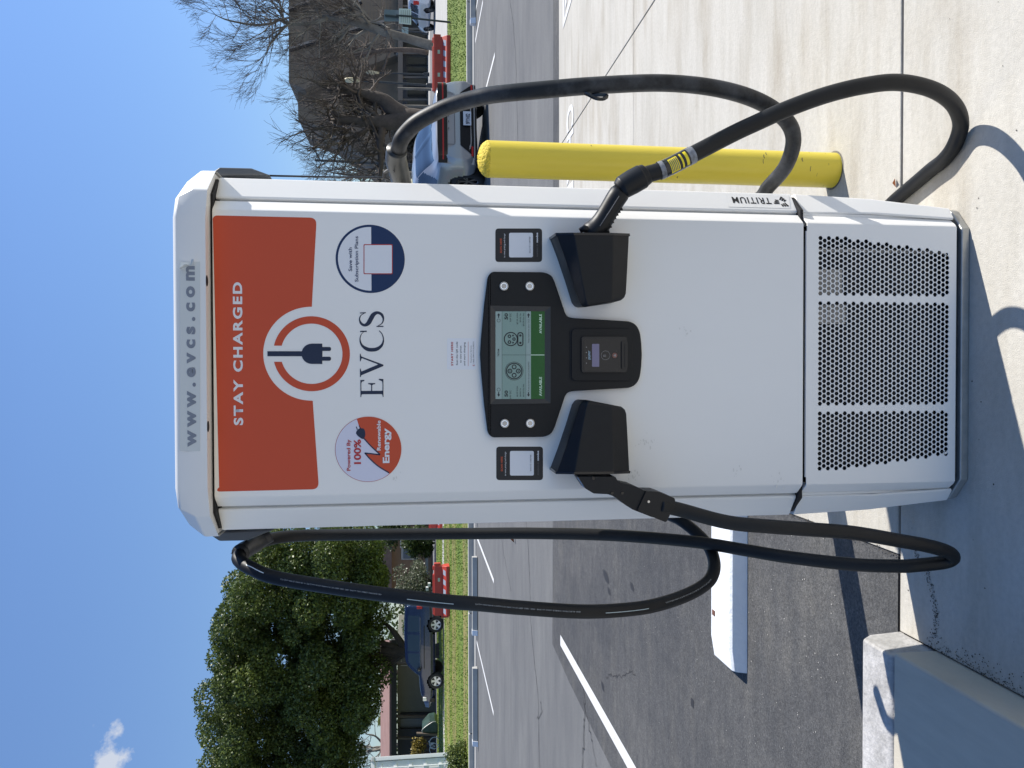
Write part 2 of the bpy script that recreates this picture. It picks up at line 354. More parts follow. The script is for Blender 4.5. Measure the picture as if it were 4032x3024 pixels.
# ---- painted markings
paint = ground_mat('white_paint', (.66, .66, .65), [(14, (1, 1, 1), [(.28, (.55, .55, .56)), (.42, (1, 1, 1))], 'MULTIPLY', 1)], .7, ((150, .4),))
marks = D.objects.new('painted_markings', None); COL.objects.link(marks); marks['kind'] = 'structure'
def line(x0, y0, x1, y1, wd, z=-.0035):
    a, b = Vector((x0, y0, z)), Vector((x1, y1, z)); t = (b-a).normalized(); s = Vector((-t.y, t.x, 0))*wd/2
    mesh('stall_line', [a-s, b-s, b+s, a+s], [(0, 1, 2, 3)], paint, marks)
line(-2.745, 5.73, -2.715, 1.2, .105)
for x, y0, y1 in ((5.62, 13.6, 11.9), (7.66, 16.2, 14.2), (-3.93, 16.2, 12.3), (-6.45, 16.3, 12.4), (8.3, 16.3, 12.4), (-1.4, 16.3, 12.4), (1.1, 16.3, 12.4)):
    line(x, y0, x, y1, .085, -.008)
# stencilled words on the concrete stall: EV CHARGING ONLY read from the aisle
def road_text(s, xc, yc, wd, hh, m=paint, z=.004):
    me = text_mesh(s, .03, spacing=1.05); n = len(me.vertices); co = np.empty(n*3); me.vertices.foreach_get('co', co); co = co.reshape(-1, 3)
    u = (co[:, 0]-co[:, 0].min())/(co[:, 0].max()-co[:, 0].min())-.5; v = co[:, 1]/.73-.5
    # letters face drivers entering from the aisle, so they stand upside down to the viewer
    out = np.stack([xc-u*wd, yc-v*hh, np.full(n, z)], 1); me.vertices.foreach_set('co', out.ravel()); me.materials.clear(); me.name = 'stall_lettering'
    return link('stall_lettering', me, m, marks)
road_text('CHARGING', 1.55, 5.18, 1.75, .30)
a = gnd(2216, 115); mesh('stall_emblem', [gnd(2216, 115, .004), gnd(2216, -60, .004), gnd(2222, -60, .004), gnd(2223, 70, .004)], [(0, 1, 2, 3)], paint, marks)
mesh('stall_emblem', [gnd(2217, 112, .0044), gnd(2224, 65, .0044), gnd(2256, -60, .0044), gnd(2268, -60, .0044), gnd(2226, 82, .0044)], [(0, 1, 2, 3, 4)], paint, marks)
mesh('stall_emblem', [gnd(2225, 38, .0048), gnd(2225, -30, .0048), gnd(2231, -30, .0048), gnd(2231, 10, .0048)], [(0, 1, 2, 3)], paint, marks)
# cracks sealed in the old asphalt
crk = MB()
def crack(pts, wd, z):
    P = spline([Vector((x, y, z)) for x, y in pts], 10)
    P = [p+Vector((random.gauss(0, .012), random.gauss(0, .012), 0)) for p in P]
    for a, b in zip(P, P[1:]):
        t = (b-a).normalized(); s = Vector((-t.y, t.x, 0))*wd*random.uniform(.3, .7); crk.add([a-s, b-s, b+s, a+s], [(0, 1, 2, 3)])
def G(*q): return [tuple(gnd(x, y).xy) for x, y in q]
crack(G((1962, 2060), (1985, 2200), (2010, 2330)), .012, -.0105)
crack(G((2068, 2050), (2082, 2250), (2085, 2420), (2100, 2600), (2115, 2750), (2120, 3024)), .022, -.0105)
crack(G((2270, 2600), (2300, 2750), (2295, 2880), (2290, 3040)), .016, -.0045)
crack(G((2290, 2740), (2320, 2880), (2345, 3024)), .009, -.0045)
crack(G((2385, 2670), (2400, 2655), (2430, 2660), (2470, 2648), (2500, 2655)), .006, -.0045)
crack(G((1960, 0), (1950, 150), (1945, 330)), .012, -.0105)
crack(G((2005, 0), (2020, 120), (2030, 300), (2035, 560)), .018, -.0105)
crack(G((2110, 2830), (2130, 2810), (2125, 2760)), .014, -.0105)
for k in range(150):      # pale grit on the asphalt
    q = gnd(random.uniform(2350, 3350), random.uniform(2080, 3020), -.0045); z_ = random.uniform(.001, .003); gr_ = globals().setdefault('GRIT', MB()); gr_.add([q+Vector((z_*math.cos(a), z_*math.sin(a), .001)) for a in (0, 1.5, 3, 4.6)], [(0, 1, 2, 3)])
tag(GRIT.build('grit', mat('grit', (.5, .48, .44), .9)), 'pale grit scattered on the dark asphalt stall', 'grit', kind='stuff')
crk.build('asphalt_crack', mat('crack_tar', (.03, .03, .032), .9))['kind'] = 'structure'
# oil and tyre marks on the new asphalt (flat dark print)
ol = MB()
for (a, b, wd) in (((2380, 2240), (2392, 2300), 10), ((2395, 2310), (2400, 2345), 6), ((2485, 2290), (2492, 2330), 7), ((2724, 2745), (2728, 2790), 7), ((2370, 2680), (2376, 2725), 5)):
    A_, B_ = gnd(a[0]-wd/2, a[1], -.0048), gnd(b[0]+wd/2, b[1], -.0048)
    ol.add(spline([A_, Vector((A_.x, (A_.y+B_.y)/2-.02, A_.z)), Vector(((A_.x+B_.x)/2, min(A_.y, B_.y), A_.z)), B_, Vector((B_.x, (A_.y+B_.y)/2+.02, A_.z)), Vector(((A_.x+B_.x)/2, max(A_.y, B_.y), A_.z))], 4), [tuple(range(21))])
ol.build('oil_stain', mat('oil_stain', (.022, .022, .024), .7))['kind'] = 'structure'
# ---- wheel stop in the left stall
stopm = mat('stop_paint', (.78, .80, .82), .45, var=.05, vscale=12, bump=.35, bscale=45)
ws = empty('wheel_stop', 'white painted concrete wheel stop on dark asphalt behind the charger', 'wheel stop', (-.48, 1.49, 0))
pr = [(-.125, 0, 0), (-.112, 0, .062), (-.098, 0, .072), (.10, 0, .075), (.118, 0, .06), (.125, 0, 0)]
mb = MB(); secs = [(-.90, .55, -.004), (-.895, .8, .0), (-.80, 1, 0), (.80, 1, 0), (.895, .8, 0), (.90, .55, 0)]
vs = []
for x, s, o in secs:
    for k, (y, _, z) in enumerate(pr): vs.append((x-.48, 1.49+y*(1 if z < .01 else (.9+.1*s)), -.005+z*s if z > .01 else -.006))
n = len(pr); mb.add(vs, [(i*n+k, i*n+k+1, (i+1)*n+k+1, (i+1)*n+k) for i in range(len(secs)-1) for k in range(n-1)]+[tuple(range(n)), tuple(range(5*n, 6*n))])
mb.build('stop_body', stopm, ws, bevel=.006)
q = at(2803, 2413, 1.56); MB().box((q.x-.012, 1.545, .066), (q.x+.012, 1.575, .0725)).build('anchor_pin', mat('rust', (.12, .05, .03), .8, var=.4, vscale=80), ws)
# ---- far kerb, gutter, lawn, pavements
kerbm = mat('kerb_concrete', (.40, .39, .36), .85, var=.12, vscale=3)
MB().box((-45, 16.45, -.06), (45, 17.05, -.001)).build('gutter', mat('gutter_concrete', (.27, .27, .26), .9, var=.1, vscale=2))['kind'] = 'structure'
k = MB()
for i in range(30):
    k.box((-45+i*3, 17.055, -.05), (-42.02+i*3, 17.25, .13))
k.build('far_kerb', kerbm, bevel=.015)['kind'] = 'structure'
sheet('lawn', -60, 60, 17.25, 60, .10, grassg)
sheet('pavement_left', -60, -2, 33.4, 35.6, .105, walkm)
sheet('driveway_right', 7.5, 70, 28.2, 60, .106, walkm)
sheet('street', -60, 90, 46, 57, .111, ground_mat('street_asphalt', (.19, .19, .195), [(1, (1, 1, 1), [(.3, (.85, .85, .85)), (.7, (1.12, 1.12, 1.12))], 'MULTIPLY', 1)]))
sheet('pavement_far', -60, 90, 57, 66, .115, walkm)
# tan worn strips in the lawn
for i, (x0, x1, y0, y1) in enumerate(((-30, 2, 18.1, 19.7), (-30, 2, 23.5, 26.0), (-30, -2, 28.3, 31.2))):
    sheet('worn_grass', x0, x1, y0, y1, .104, ground_mat('worn_%d' % i, (.20, .19, .075), [(1.2, (.4, 1.5, 1), [(.35, (.55, .75, .5)), (.65, (1.3, 1.1, 1.1))], 'MULTIPLY', 1), (14, (1, 1, 1), [(.3, (.7, .8, .7)), (.7, (1.3, 1.2, 1.2))], 'MULTIPLY', 1)], .95))
def blades(name, N, area, h, m, label):
    x0, x1, y0, y1, z = area; p = RNG.uniform((x0, y0), (x1, y1), (N, 2)); a = RNG.uniform(0, 6.28, N); hh = h*RNG.uniform(.4, 1.3, N); wd = .012+.01*RNG.random(N)
    v = np.zeros((N, 3, 3)); v[:, 0, 0] = p[:, 0]-np.cos(a)*wd; v[:, 0, 1] = p[:, 1]-np.sin(a)*wd; v[:, 1, 0] = p[:, 0]+np.cos(a)*wd; v[:, 1, 1] = p[:, 1]+np.sin(a)*wd
    v[:, 2, 0] = p[:, 0]+RNG.normal(0, h*.5, N); v[:, 2, 1] = p[:, 1]+RNG.normal(0, h*.5, N); v[:, :, 2] = z; v[:, 2, 2] += hh
    me = D.meshes.new(name); me.vertices.add(N*3); me.vertices.foreach_set('co', v.ravel()); me.loops.add(N*3); me.loops.foreach_set('vertex_index', np.arange(N*3)); me.polygons.add(N); me.polygons.foreach_set('loop_start', np.arange(N)*3); me.update(calc_edges=True)
    return tag(link(name, me, m), label, 'grass', kind='stuff')
gm = mat('grass_blade', (.11, .18, .02), .6, col2=(.24, .27, .07), vscale=.8, spec=.2, stretch=(.25, 1.6, 1), lo=.42, hi=.62)
blades('grass', 26000, (-14, 17, 17.26, 28, .1), .035, gm, 'short green and straw grass on the verge beyond the car park kerb')
blades('grass', 22000, (-32, 4, 28, 45, .1), .05, gm, 'sunlit green lawn in front of the low houses and tree')
# ---- kerbside wheel stops in front of the verge
def kerb_stop(xc, lab):
    r = empty('kerb_stop', lab, 'wheel stop', (xc, 16.0, 0), group='grey wheel stops along the far kerb')
    MB().prism([(xc-.9, 15.92, 0), (xc-.9, 15.95, .12), (xc-.9, 16.05, .12), (xc-.9, 16.08, 0)], (1.8, 0, 0)).build('stop_body', kerbm, r, bevel=.01)
    e = MB(); e.prism([(xc-.93, 15.9, 0), (xc-.93, 15.94, .125), (xc-.93, 16.06, .125), (xc-.93, 16.1, 0)], (.12, 0, 0)); e.build('painted_end', stopm, r)
for x, l in ((-5.25, 'grey wheel stop at the far kerb, seen inside the left cable loop'), (-7.85, 'grey wheel stop at the far kerb, beyond the dark blue car side of the lot'), (8.9, 'grey wheel stop at the far kerb right of the silver car'), (-2.6, 'grey wheel stop at the far kerb beside the charger edge')):
    kerb_stop(x, l)
# ================================================================== CHARGING STATION
CH = empty('charging_station', 'white fast charging station with orange panel reading STAY CHARGED on its front', 'charger', (0, 0, 0))
ZS, ZT = .4625, 1.912          # seam between door and lower panel, top of door
def extr(sec, z0, z1): return [(x, y, z0) for x, y in sec], (0, 0, z1-z0)
core = [(-.369, .0425), (.369, .0425), (.40, .09), (.40, .325), (-.40, .325), (-.40, .09)]
MB().box((-.33, .05, .03), (.33, .30, .452)).build('lower_bay', DARKGAP, CH)
for s in (1, -1): MB().box((min(s*.334, s*.366), .032, .04), (max(s*.334, s*.366), .05, .452)).build('edge_filler', WHITE, CH)
MB().prism(*extr(core, .455, 1.905)).build('inner_cabinet', mat('core_grey', (.60, .60, .58), .5), CH)
# door
dsec = [(-.3605, .034), (-.3600, .029), (-.337, .003), (-.331, .0), (.331, .0), (.337, .003), (.3600, .029), (.3605, .034), (.352, .046), (-.352, .046)]
MB().prism(*extr(dsec, ZS, ZT)).build('front_door', WHITE, CH, bevel=.0015)
def mir(sec): return [(-x, y) for x, y in sec][::-1]
ssec = [(.3655, .047), (.3655, .040), (.3685, .0355), (.3735, .036), (.422, .0700), (.425, .0735), (.425, .322), (.41, .322), (.404, .09), (.375, .06)]
for sec in (ssec, mir(ssec)):
    MB().prism(*extr(sec, ZS, ZT)).build('side_panel', WHITE, CH, bevel=.001)
MB().box((-.423, .30, .035), (.423, .33, ZT)).build('back_panel', WHITE, CH, bevel=.004)
# lower side panels, tapering towards the base
for sgn in (1, -1):
    top = [(.3655, .040), (.3705, .0365), (.422, .0700), (.425, .0735), (.425, .322), (.405, .322), (.40, .09)]
    bot = [(.3555, .020), (.3605, .0165), (.3865, .0330), (.390, .0365), (.395, .322), (.385, .322), (.365, .05)]
    n = len(top); vs = [(sgn*x, y, ZS-.012) for x, y in top]+[(sgn*(.5*(top[i][0]+bot[i][0])+.006), .5*(top[i][1]+bot[i][1]), .25) for i in range(n)]+[(sgn*x, y, .034) for x, y in bot]
    m_ = MB(); m_.add(vs, [tuple(range(n)), tuple(range(2*n, 3*n))]+[(r*n+i, r*n+(i+1) % n, (r+1)*n+(i+1) % n, (r+1)*n+i) for r in range(2) for i in range(n)])
    m_.build('lower_side_panel', WHITE, CH, bevel=.0012)
MB().prism(*extr([(-.372, .020), (.372, .020), (.415, .068), (.415, .31), (-.415, .31), (-.415, .068)], ZS-.009, ZS-.001)).build('seam_gap', DARKGAP, CH)
MB().prism(*extr([(-.372, .012), (.372, .012), (.418, .06), (.418, .31), (-.418, .31), (-.418, .06)], ZT+.0005, ZT+.006)).build('seam_gap', DARKGAP, CH)
# base plate
bsec = [(-.330, -.001), (.330, -.001), (.385, .043), (.39, .055), (.39, .34), (-.39, .34), (-.39, .055), (-.385, .043)]
MB().prism(*extr(bsec, 0, .024)).build('base_plate', GREYM, CH, bevel=.004)
MB().prism(*extr([(-.325, .012), (.325, .012), (.37, .05), (.37, .30), (-.37, .30), (-.37, .05)], .026, .040)).build('plinth_gap', DARKGAP, CH)
# lower front panel with hexagonal perforation
ZB = .038; GT = .0025
PX, PZ = .01285, .01147
x0 = 0.0018; zt = .4165; holes = []
b1, b2 = .1415, -.1377
hr = .0061
for c in range(32):
    z = zt-c*PZ*.9915; off = PX/2 if c % 2 else 0
    limR = .300-.034*min(1, max(0, (c-5)/26)) ; 
    for k in range(-26, 27):
        x = x0+k*PX+off
        if abs(x-b1) < .0105 or abs(x-b2) < .0105 or x > limR or x < -limR+.003: continue
        if c > 30 and abs(x) > limR-.001: continue
        holes.append([(x+hr*math.sin(R(60*i)), z+hr*math.cos(R(60*i))) for i in range(6)])
for x in (.262, -.258): holes.append([(x+.0045*math.cos(R(60*i)), .0655+.0045*math.sin(R(60*i))) for i in range(6)])
zt2 = ZS-.0095
frame = [(-.334, ZB), (.334, ZB), (.334, zt2), (-.334, zt2)]
plate('perforated_panel', [frame]+holes, .0025, GT, WHITE, CH)
for s in (1, -1):     # folded edges of the lower front panel
    sec = [(s*.334, 0), (s*.3415, .0055), (s*.3585, .0275), (s*.356, .030), (s*.334, .004)]
    bot_ = [(s*.329, -.002), (s*.335, .002), (s*.3505, .016), (s*.348, .019), (s*.329, .004)]
    vs = [(x, y, zt2) for x, y in sec]+[(x*1.0, y, ZB) for x, y in sec]; n = 5
    MB().add(vs, [tuple(range(n)), tuple(range(n, 2*n))]+[(i, (i+1) % n, n+(i+1) % n, n+i) for i in range(n)]).build('panel_edge', WHITE, CH, bevel=.0008)
MB().box((-.315, -.0005, ZS-.0095), (.315, .006, ZS-.0072)).build('panel_lip', WHITE, CH)
# things seen through the holes
MB().box((-.345, .045, .04), (.345, .05, ZS-.02)).build('inner_back', DARKGAP, CH)
inn = mat('inner_duct', (.40, .36, .31), .6); 
for a, b in (((.155, .34), (.222, .42)), ((-.32, .045), (-.312, .42)), ((.268, .06), (.276, .42)), ((.08, .33), (.13, .42)), ((-.215, .405), (-.17, .42))):
    MB().box((min(a[0], b[0]), .03, a[1]), (max(a[0], b[0]), .043, b[1])).build('inner_bracket', inn, CH)
for x0_, x1_ in ((.02, .14), (-.235, -.15)): MB().box((x0_, .03, .148), (x1_, .04, .157)).build('inner_rail', mat('inner_rail', (.06, .065, .07), .4), CH)
for x, z in ((.262, .0655), (-.258, .0655), (.2823, .3595), (-.279, .3595)):
    mb = MB(); mb.tube([(x, .012, z), (x, .004, z)], .0032, 10); mb.tube([(x, .004, z), (x, .002, z)], [.0018, .0016], 8); mb.build('panel_screw', GREYM, CH)
# cap
capsec = [(-.305, -.053), (.305, -.053), (.372, -.034), (.4345, .045), (.4345, .335), (-.4345, .335), (-.4345, .045), (-.372, -.034)]
def inset(sec, dx, dy): return [(x-math.copysign(dx if abs(x) > .4 else (dx*.6 if abs(x) > .35 else 0), x), y+(dy if y < 0 else (dy*.6 if y < .3 else -dy))) for x, y in sec]
rings = [(capsec, 1.9135), (capsec, 1.946), (inset(capsec, .027, .004), 1.979), (inset(capsec, .036, .012), 1.987), (inset(capsec, .05, .04), 1.990)]
n = 8; vs = [(x, y, z) for sec, z in rings for x, y in sec]
m_ = MB(); m_.add(vs, [(r*n+i, r*n+(i+1) % n, (r+1)*n+(i+1) % n, (r+1)*n+i) for r in range(4) for i in range(n)]+[tuple(range(4*n, 5*n))])
for x, r_ in ((.16, .0), (-.16, .0)): pass
m_.build('top_cap', CAPW, CH, bevel=.0035, seg=3)
plate_u = [(-.300, -.050), (.300, -.050), (.368, -.031), (.430, .047), (.430, .33), (-.430, .33), (-.430, .047), (-.368, -.031)]
MB().add([(x, y, 1.9185) for x, y in plate_u], [tuple(range(8))]).build('cap_underside', CAPW, CH)
for q in (at(817, 1106, -.026), at(824, 1679, -.026)):
    mb = MB(); mb.add([(q.x+.0125*math.cos(R(a)), -.026+.0105*math.sin(R(a)), 1.9178) for a in range(0, 360, 20)], [tuple(range(18))]); mb.build('underside_hole', DARKGAP, CH)
# cable hoods on both flanks
for s in (1, -1):
    hp_ = [(836, 712), (882, 678), (1005, 681), (1078, 708)] if s == 1 else [(836, 2084), (882, 2115), (985, 2113), (1095, 2070)]
    pr_ = [at(x, y, .2) for x, y in hp_]
    mb = MB(); mb.add([(p.x, .15, p.z) for p in pr_]+[(p.x*.985, .30, p.z) for p in pr_], [(0, 1, 2, 3), (4, 5, 6, 7), (0, 1, 5, 4), (1, 2, 6, 5), (2, 3, 7, 6), (3, 0, 4, 7)])
    mb.build('cable_hood', DKGREY, CH, bevel=.004)
cordm = mat('cord_black', (.012, .012, .014), .5)
pts = [at(1035, 691, .22), at(1250, 696, .22), at(1400, 698, .21), at(1508, 700, .2), at(1535, 708, .2)]
MB().tube(spline(pts, 4), .0026, 6).build('retractor_cord', cordm, CH)
MB().tube([at(962, 2112, .24), at(966, 2120, .24), at(975, 2126, .24)], .004, 6).build('retractor_cord', cordm, CH)
# ---- decals on the door
E_ = .0006
def decal(name, loops, m, parent=CH, lev=1): return flat(name, loops, -.0003*lev-.0002, 0, m, parent)
def dtext(s, xt, xb, yl, yr, m, parent, lev=2, bold=0, **k): return lettering(s, xt, xb, yl, yr, -.0003*lev-.0002, m, parent, bold, **k)
org = rounded([(833.5, 848), (1247, 857.5), (1228, 1208)], [26, 28, 0])
cc = at(1227.5, 1393, 0); rr = abs(at(1227.5, 1393-185, 0).x-cc.x)
W_ = lambda lst: [(at(x, y, 0).x, at(x, y, 0).z) for x, y in lst]
arc = [(cc.x+rr*math.cos(R(a)), cc.z+rr*math.sin(R(a))) for a in range(0, 181, 3)]
o1 = W_(rounded([(833.5, 848), (1247, 857.5), (1228, 1208), (900, 1208)], [26, 28, 0, 0])[:-1])
o2 = W_(rounded([(1231.5, 1578), (1256, 1926), (844, 1936)], [0, 28, 26]))
OP = plate('orange_panel', [o1+arc+o2], -.0005, 0, ORANGE, CH)
dtext('STAY CHARGED', 914, 957.5, 1674, 1111, VWHITE, OP, 2, .035, spacing=1.25)
ring = [(cc.x+abs(147.6/185*rr)*math.cos(R(a)), cc.z+abs(147.6/185*rr)*math.sin(R(a))) for a in range(0, 360)]
def gapring(ro, ri, gap):
    a0 = math.degrees(math.asin(gap/ro)); a1 = math.degrees(math.asin(gap/ri))
    out = [(cc.x+ro*math.cos(R(a)), cc.z+ro*math.sin(R(a))) for a in np.linspace(90+a0, 450-a0, 120)]
    out += [(cc.x+ri*math.cos(R(a)), cc.z+ri*math.sin(R(a))) for a in np.linspace(450-a1, 90+a1, 120)]
    return out
LG = plate('plug_logo', [gapring(rr*.798, rr*.642, rr*.171)], -.0005, 0, ORANGE, CH)
plug = [(1053, 1383), (1187, 1383)]+[(1228-41*math.cos(R(a)), 1393-40*math.sin(R(a))) for a in (14, 30, 45, 60, 75, 90)][0:]+[(1269, 1353), (1269, 1366.2)]
plug += rounded([(1269.5, 1366.2), (1303.5, 1366.2), (1303.5, 1381.6), (1269.5, 1381.6)], [0, 8, 8, 0])+rounded([(1269.5, 1404.7), (1303.5, 1404.7), (1303.5, 1420.2), (1269.5, 1420.2)], [0, 8, 8, 0])
plug += [(1269, 1420.2), (1269, 1433)]+[(1228-41*math.cos(R(a)), 1393+40*math.sin(R(a))) for a in (90, 75, 60, 45, 30, 14)]+[(1187, 1402.5), (1053, 1402.5)]
flat('plug_symbol', [plug], -.0009, 0, NAVY, LG)
# EVCS in a high-contrast roman: outlines drawn here
def loc_poly(name, polys, x_top, x_bot, y_l, y_r, m, parent, Y=-.0006):
    """polys in a unit box u 0..1 left to right, v 0..1 bottom to top"""
    A = at(x_bot, y_l, Y); B = at(x_top, y_r, Y); out = MB()
    L = [[(A.x+u*(B.x-A.x), A.z+v*(B.z-A.z)) for u, v in p] for p in polys]
    return plate(name, L, Y, 0, m, parent)
def stroke(pts, wds, n=10):
    P = spline([Vector((u, v, 0)) for u, v in pts], n); ws_ = np.interp(np.linspace(0, 1, len(P)), np.linspace(0, 1, len(wds)), wds)
    L, Rr = [], []
    for i, p in enumerate(P):
        t = (P[min(i+1, len(P)-1)]-P[max(i-1, 0)]).normalized(); s = Vector((-t.y, t.x, 0))*ws_[i]/2; L.append(tuple((p+s).xy)); Rr.append(tuple((p-s).xy))
    return L+Rr[::-1]
Ep = [[(0, 0), (1, 0), (1.02, .20), (.96, .20), (.88, .06), (.78, .04), (.36, .04), (.345, .10), (.345, .49), (.66, .49), (.71, .43), (.72, .36), (.78, .36), (.78, .66), (.72, .66), (.71, .59), (.66, .535), (.345, .535), (.345, .95), (.36, .96), (.76, .96), (.86, .93), (.90, .83), (.96, .83), (.95, 1), (0, 1), (0, .97), (.13, .95), (.16, .92), (.16, .08), (.13, .05), (0, .03)]]
Vp = [[(0, 1), (.36, 1), (.36, .97), (.24, .94), (.25, .90), (.54, .22), (.80, .88), (.80, .93), (.68, .97), (.68, 1), (1, 1), (1, .97), (.90, .94), (.86, .88), (.53, .0), (.47, .0), (.10, .88), (.07, .94), (0, .97)]]
loc_poly('lettering', Ep, 1419, 1510, 1563, 1493, NAVY, LG)
loc_poly('lettering', Vp, 1417, 1510, 1484, 1393, NAVY, LG)
loc_poly('lettering', [stroke([(.93, .80), (.78, .93), (.55, .975), (.30, .90), (.13, .70), (.09, .50), (.13, .28), (.30, .09), (.55, .02), (.80, .07), (.97, .19)], [.015, .03, .045, .09, .16, .17, .16, .10, .05, .04, .035], 8)], 1415, 1512, 1385, 1299, NAVY, LG)
loc_poly('lettering', [[(.90, .97), (.955, .97), (.965, .70), (.91, .70)]], 1415, 1512, 1385, 1299, NAVY, LG)
loc_poly('lettering', [stroke([(.86, .78), (.72, .92), (.48, .975), (.22, .90), (.13, .76), (.24, .63), (.50, .53), (.78, .42), (.90, .26), (.78, .09), (.50, .025), (.25, .08), (.08, .24)], [.03, .04, .05, .11, .17, .19, .19, .19, .17, .12, .06, .045, .04], 8)], 1413, 1512, 1289, 1224, NAVY, LG)
loc_poly('lettering', [[(.84, .96), (.90, .96), (.92, .72), (.86, .72)]], 1413, 1512, 1289, 1224, NAVY, LG)
loc_poly('lettering', [[(.03, .02), (.09, .02), (.08, .30), (.02, .30)]], 1413, 1512, 1289, 1224, NAVY, LG)
# round subscription sticker
S1 = plate('subscription_sticker', [wcirc(1458.5, 1019.5, 134.5, n=72)], -.0005, 0, NAVYB, CH)
c1 = at(1458.5, 1019.5, 0); r1 = abs(at(1458.5, 1019.5-134.5, 0).x-c1.x); ri = r1*.932; zc_ = at(1462, 1019, 0).z-c1.z
a_ = math.degrees(math.asin(zc_/ri)); plate('sticker_window', [[(c1.x+ri*math.cos(R(a)), c1.z+ri*math.sin(R(a))) for a in np.linspace(a_, 180-a_, 60)]], -.0009, 0, VWHITE, S1)
flat('code_border', [rounded(rect(1431.5, 1546, 961.5, 1079.5), 5)], -.0012, 0, RED, S1); flat('blank_code_area', [rounded(rect(1435, 1543, 965, 1076), 4)], -.0015, 0, VWHITE, S1)
dtext('Save with', 1371, 1386.5, 1068, 974.5, NAVYB, S1, 4, .012); dtext('Subscription Plans', 1395.5, 1411, 1109.5, 930, NAVYB, S1, 4, .012)
# round renewable energy sticker
S2 = plate('renewable_sticker', [wcirc(1450.5, 1769, 128.5, n=72)], -.0005, 0, RED, CH)
plate('sticker_field', [wcirc(1450.5, 1769, 126.8, n=72)], -.0008, 0, VLILAC, S2)
c2 = at(1450.5, 1769, 0); r2 = abs(at(1450.5, 1769-128.5, 0).x-c2.x)
pe = at(1531, 1861, 0); ps = at(1405, 1650, 0)
ae = math.degrees(math.atan2(pe.z-c2.z, pe.x-c2.x)); as_ = math.degrees(math.atan2(ps.z-c2.z, ps.x-c2.x))
while as_ < ae: as_ += 360
arcp = [(c2.x+r2*math.cos(R(a)), c2.z+r2*math.sin(R(a))) for a in np.linspace(ae, as_, 50)]
cab = [(1412, 1672), (1420, 1700), (1437, 1732), (1462, 1757), (1496.6, 1789), (1437, 1784.5), (1458, 1808), (1490, 1837)]
plate('orange_field', [arcp+W_(cab)], -.0011, 0, ORANGE, S2)
def thick(lst, wd, n=6): return stroke(lst, [wd]*2, n)
for seg in ([(1433, 1726), (1462, 1758), (1496.6, 1789.5)], [(1497, 1790.5), (1465, 1787), (1436.5, 1784)], [(1436.5, 1783.5), (1458, 1808), (1490, 1836), (1532, 1862)]):
    flat('cable_print', [thick(seg, 4.8)], -.0014, 0, NAVY, S2)
flat('plug_print', [rounded([(1404, 1697), (1413, 1687), (1432, 1686), (1438, 1698), (1439, 1713), (1434, 1728), (1426, 1729), (1408, 1716), (1401, 1706)], 6)], -.0014, 0, NAVY, S2)
flat('plug_print', [thick([(1407, 1692), (1403, 1680)], 3.6)], -.0014, 0, NAVY, S2); flat('plug_print', [thick([(1420, 1688), (1414, 1676)], 3.6)], -.0014, 0, NAVY, S2)
dtext('Powered By', 1364, 1380, 1853.5, 1730.5, RED, S2, 5, .02); dtext('100%', 1392, 1421.5, 1827, 1730.5, RED, S2, 5, .028)
dtext('Renewable', 1482.5, 1499, 1773.5, 1656, VWHITE, S2, 5, .022); dtext('Energy', 1505, 1533.5, 1823, 1686, VWHITE, S2, 5, .035)
# start here sticker
S3 = flat('start_here_sticker', [rounded(rect(1760.5, 1876, 1332, 1455), 5)], -.0004, 0, mat('sticker_clear_white', (.80, .81, .83), .35), CH)
dtext('START HERE', 1775.5, 1784.5, 1440, 1346, RED, S3, 2, .03, spacing=1.15); dtext('Scan the QR code', 1795, 1802.5, 1438, 1345.5, VBLACK, S3, 2, .008)
dtext('to view prices', 1810, 1817, 1428.5, 1361, VBLACK, S3, 2, .008); dtext('and start charging', 1825, 1832, 1439.5, 1348, VBLACK, S3, 2, .008)
flat('rule', [rect(1843, 1844.2, 1345, 1441)], -.0008, 0, RED, S3)
dtext('Customer Service', 1851, 1857, 1428, 1360.5, MIDGREY, S3, 2, 0); dtext('1-866-300-EVCS(3827)', 1861.5, 1867, 1433, 1345, MIDGREY, S3, 2, 0)
flat('phone_print', [thick([(1861, 1437), (1866, 1441), (1868, 1436)], 2)], -.0008, 0, RED, S3)
# black scan stickers
def scan(dx, dy, lab):
    s = flat('scan_sticker', [rounded(rect(1954+dx, 2138+dx, 1758.6+dy, 1890.6+dy), 14)], -.0004, 0, VBLACK, CH); s['label'] = lab
    flat('blank_code_area', [rounded(rect(2008+dx, 2102+dx, 1775.6+dy, 1872.5+dy), 7)], -.0008, 0, VWHITE, s)
    dtext('SCAN HERE', 1971.5+dx, 1979.5+dx, 1855.5+dy, 1798+dy, mat('scan_orange', (.55, .09, .03), .4), s, 2, .02)
    dtext('to view pricing and charge', 1986+dx, 1992.5+dx, 1873.5+dy, 1779+dy, VWHITE, s, 2, 0)
    dtext('Station ID: 116827300', 2087+dx, 2092+dx, 1855+dy, 1791+dy, VBLACK, s, 4, 0)
    dtext('POWERED BY', 2116.5+dx, 2122+dx, 1870+dy, 1819+dy, MIDGREY, s, 2, 0); dtext('noodoe', 2115.5+dx, 2122+dx, 1814+dy, 1775+dy, VWHITE, s, 2, .04, asc=False)
scan(0, 0, 'black scan here sticker left of the screen console'); scan(-3.5, -859, 'black scan here sticker right of the screen console')
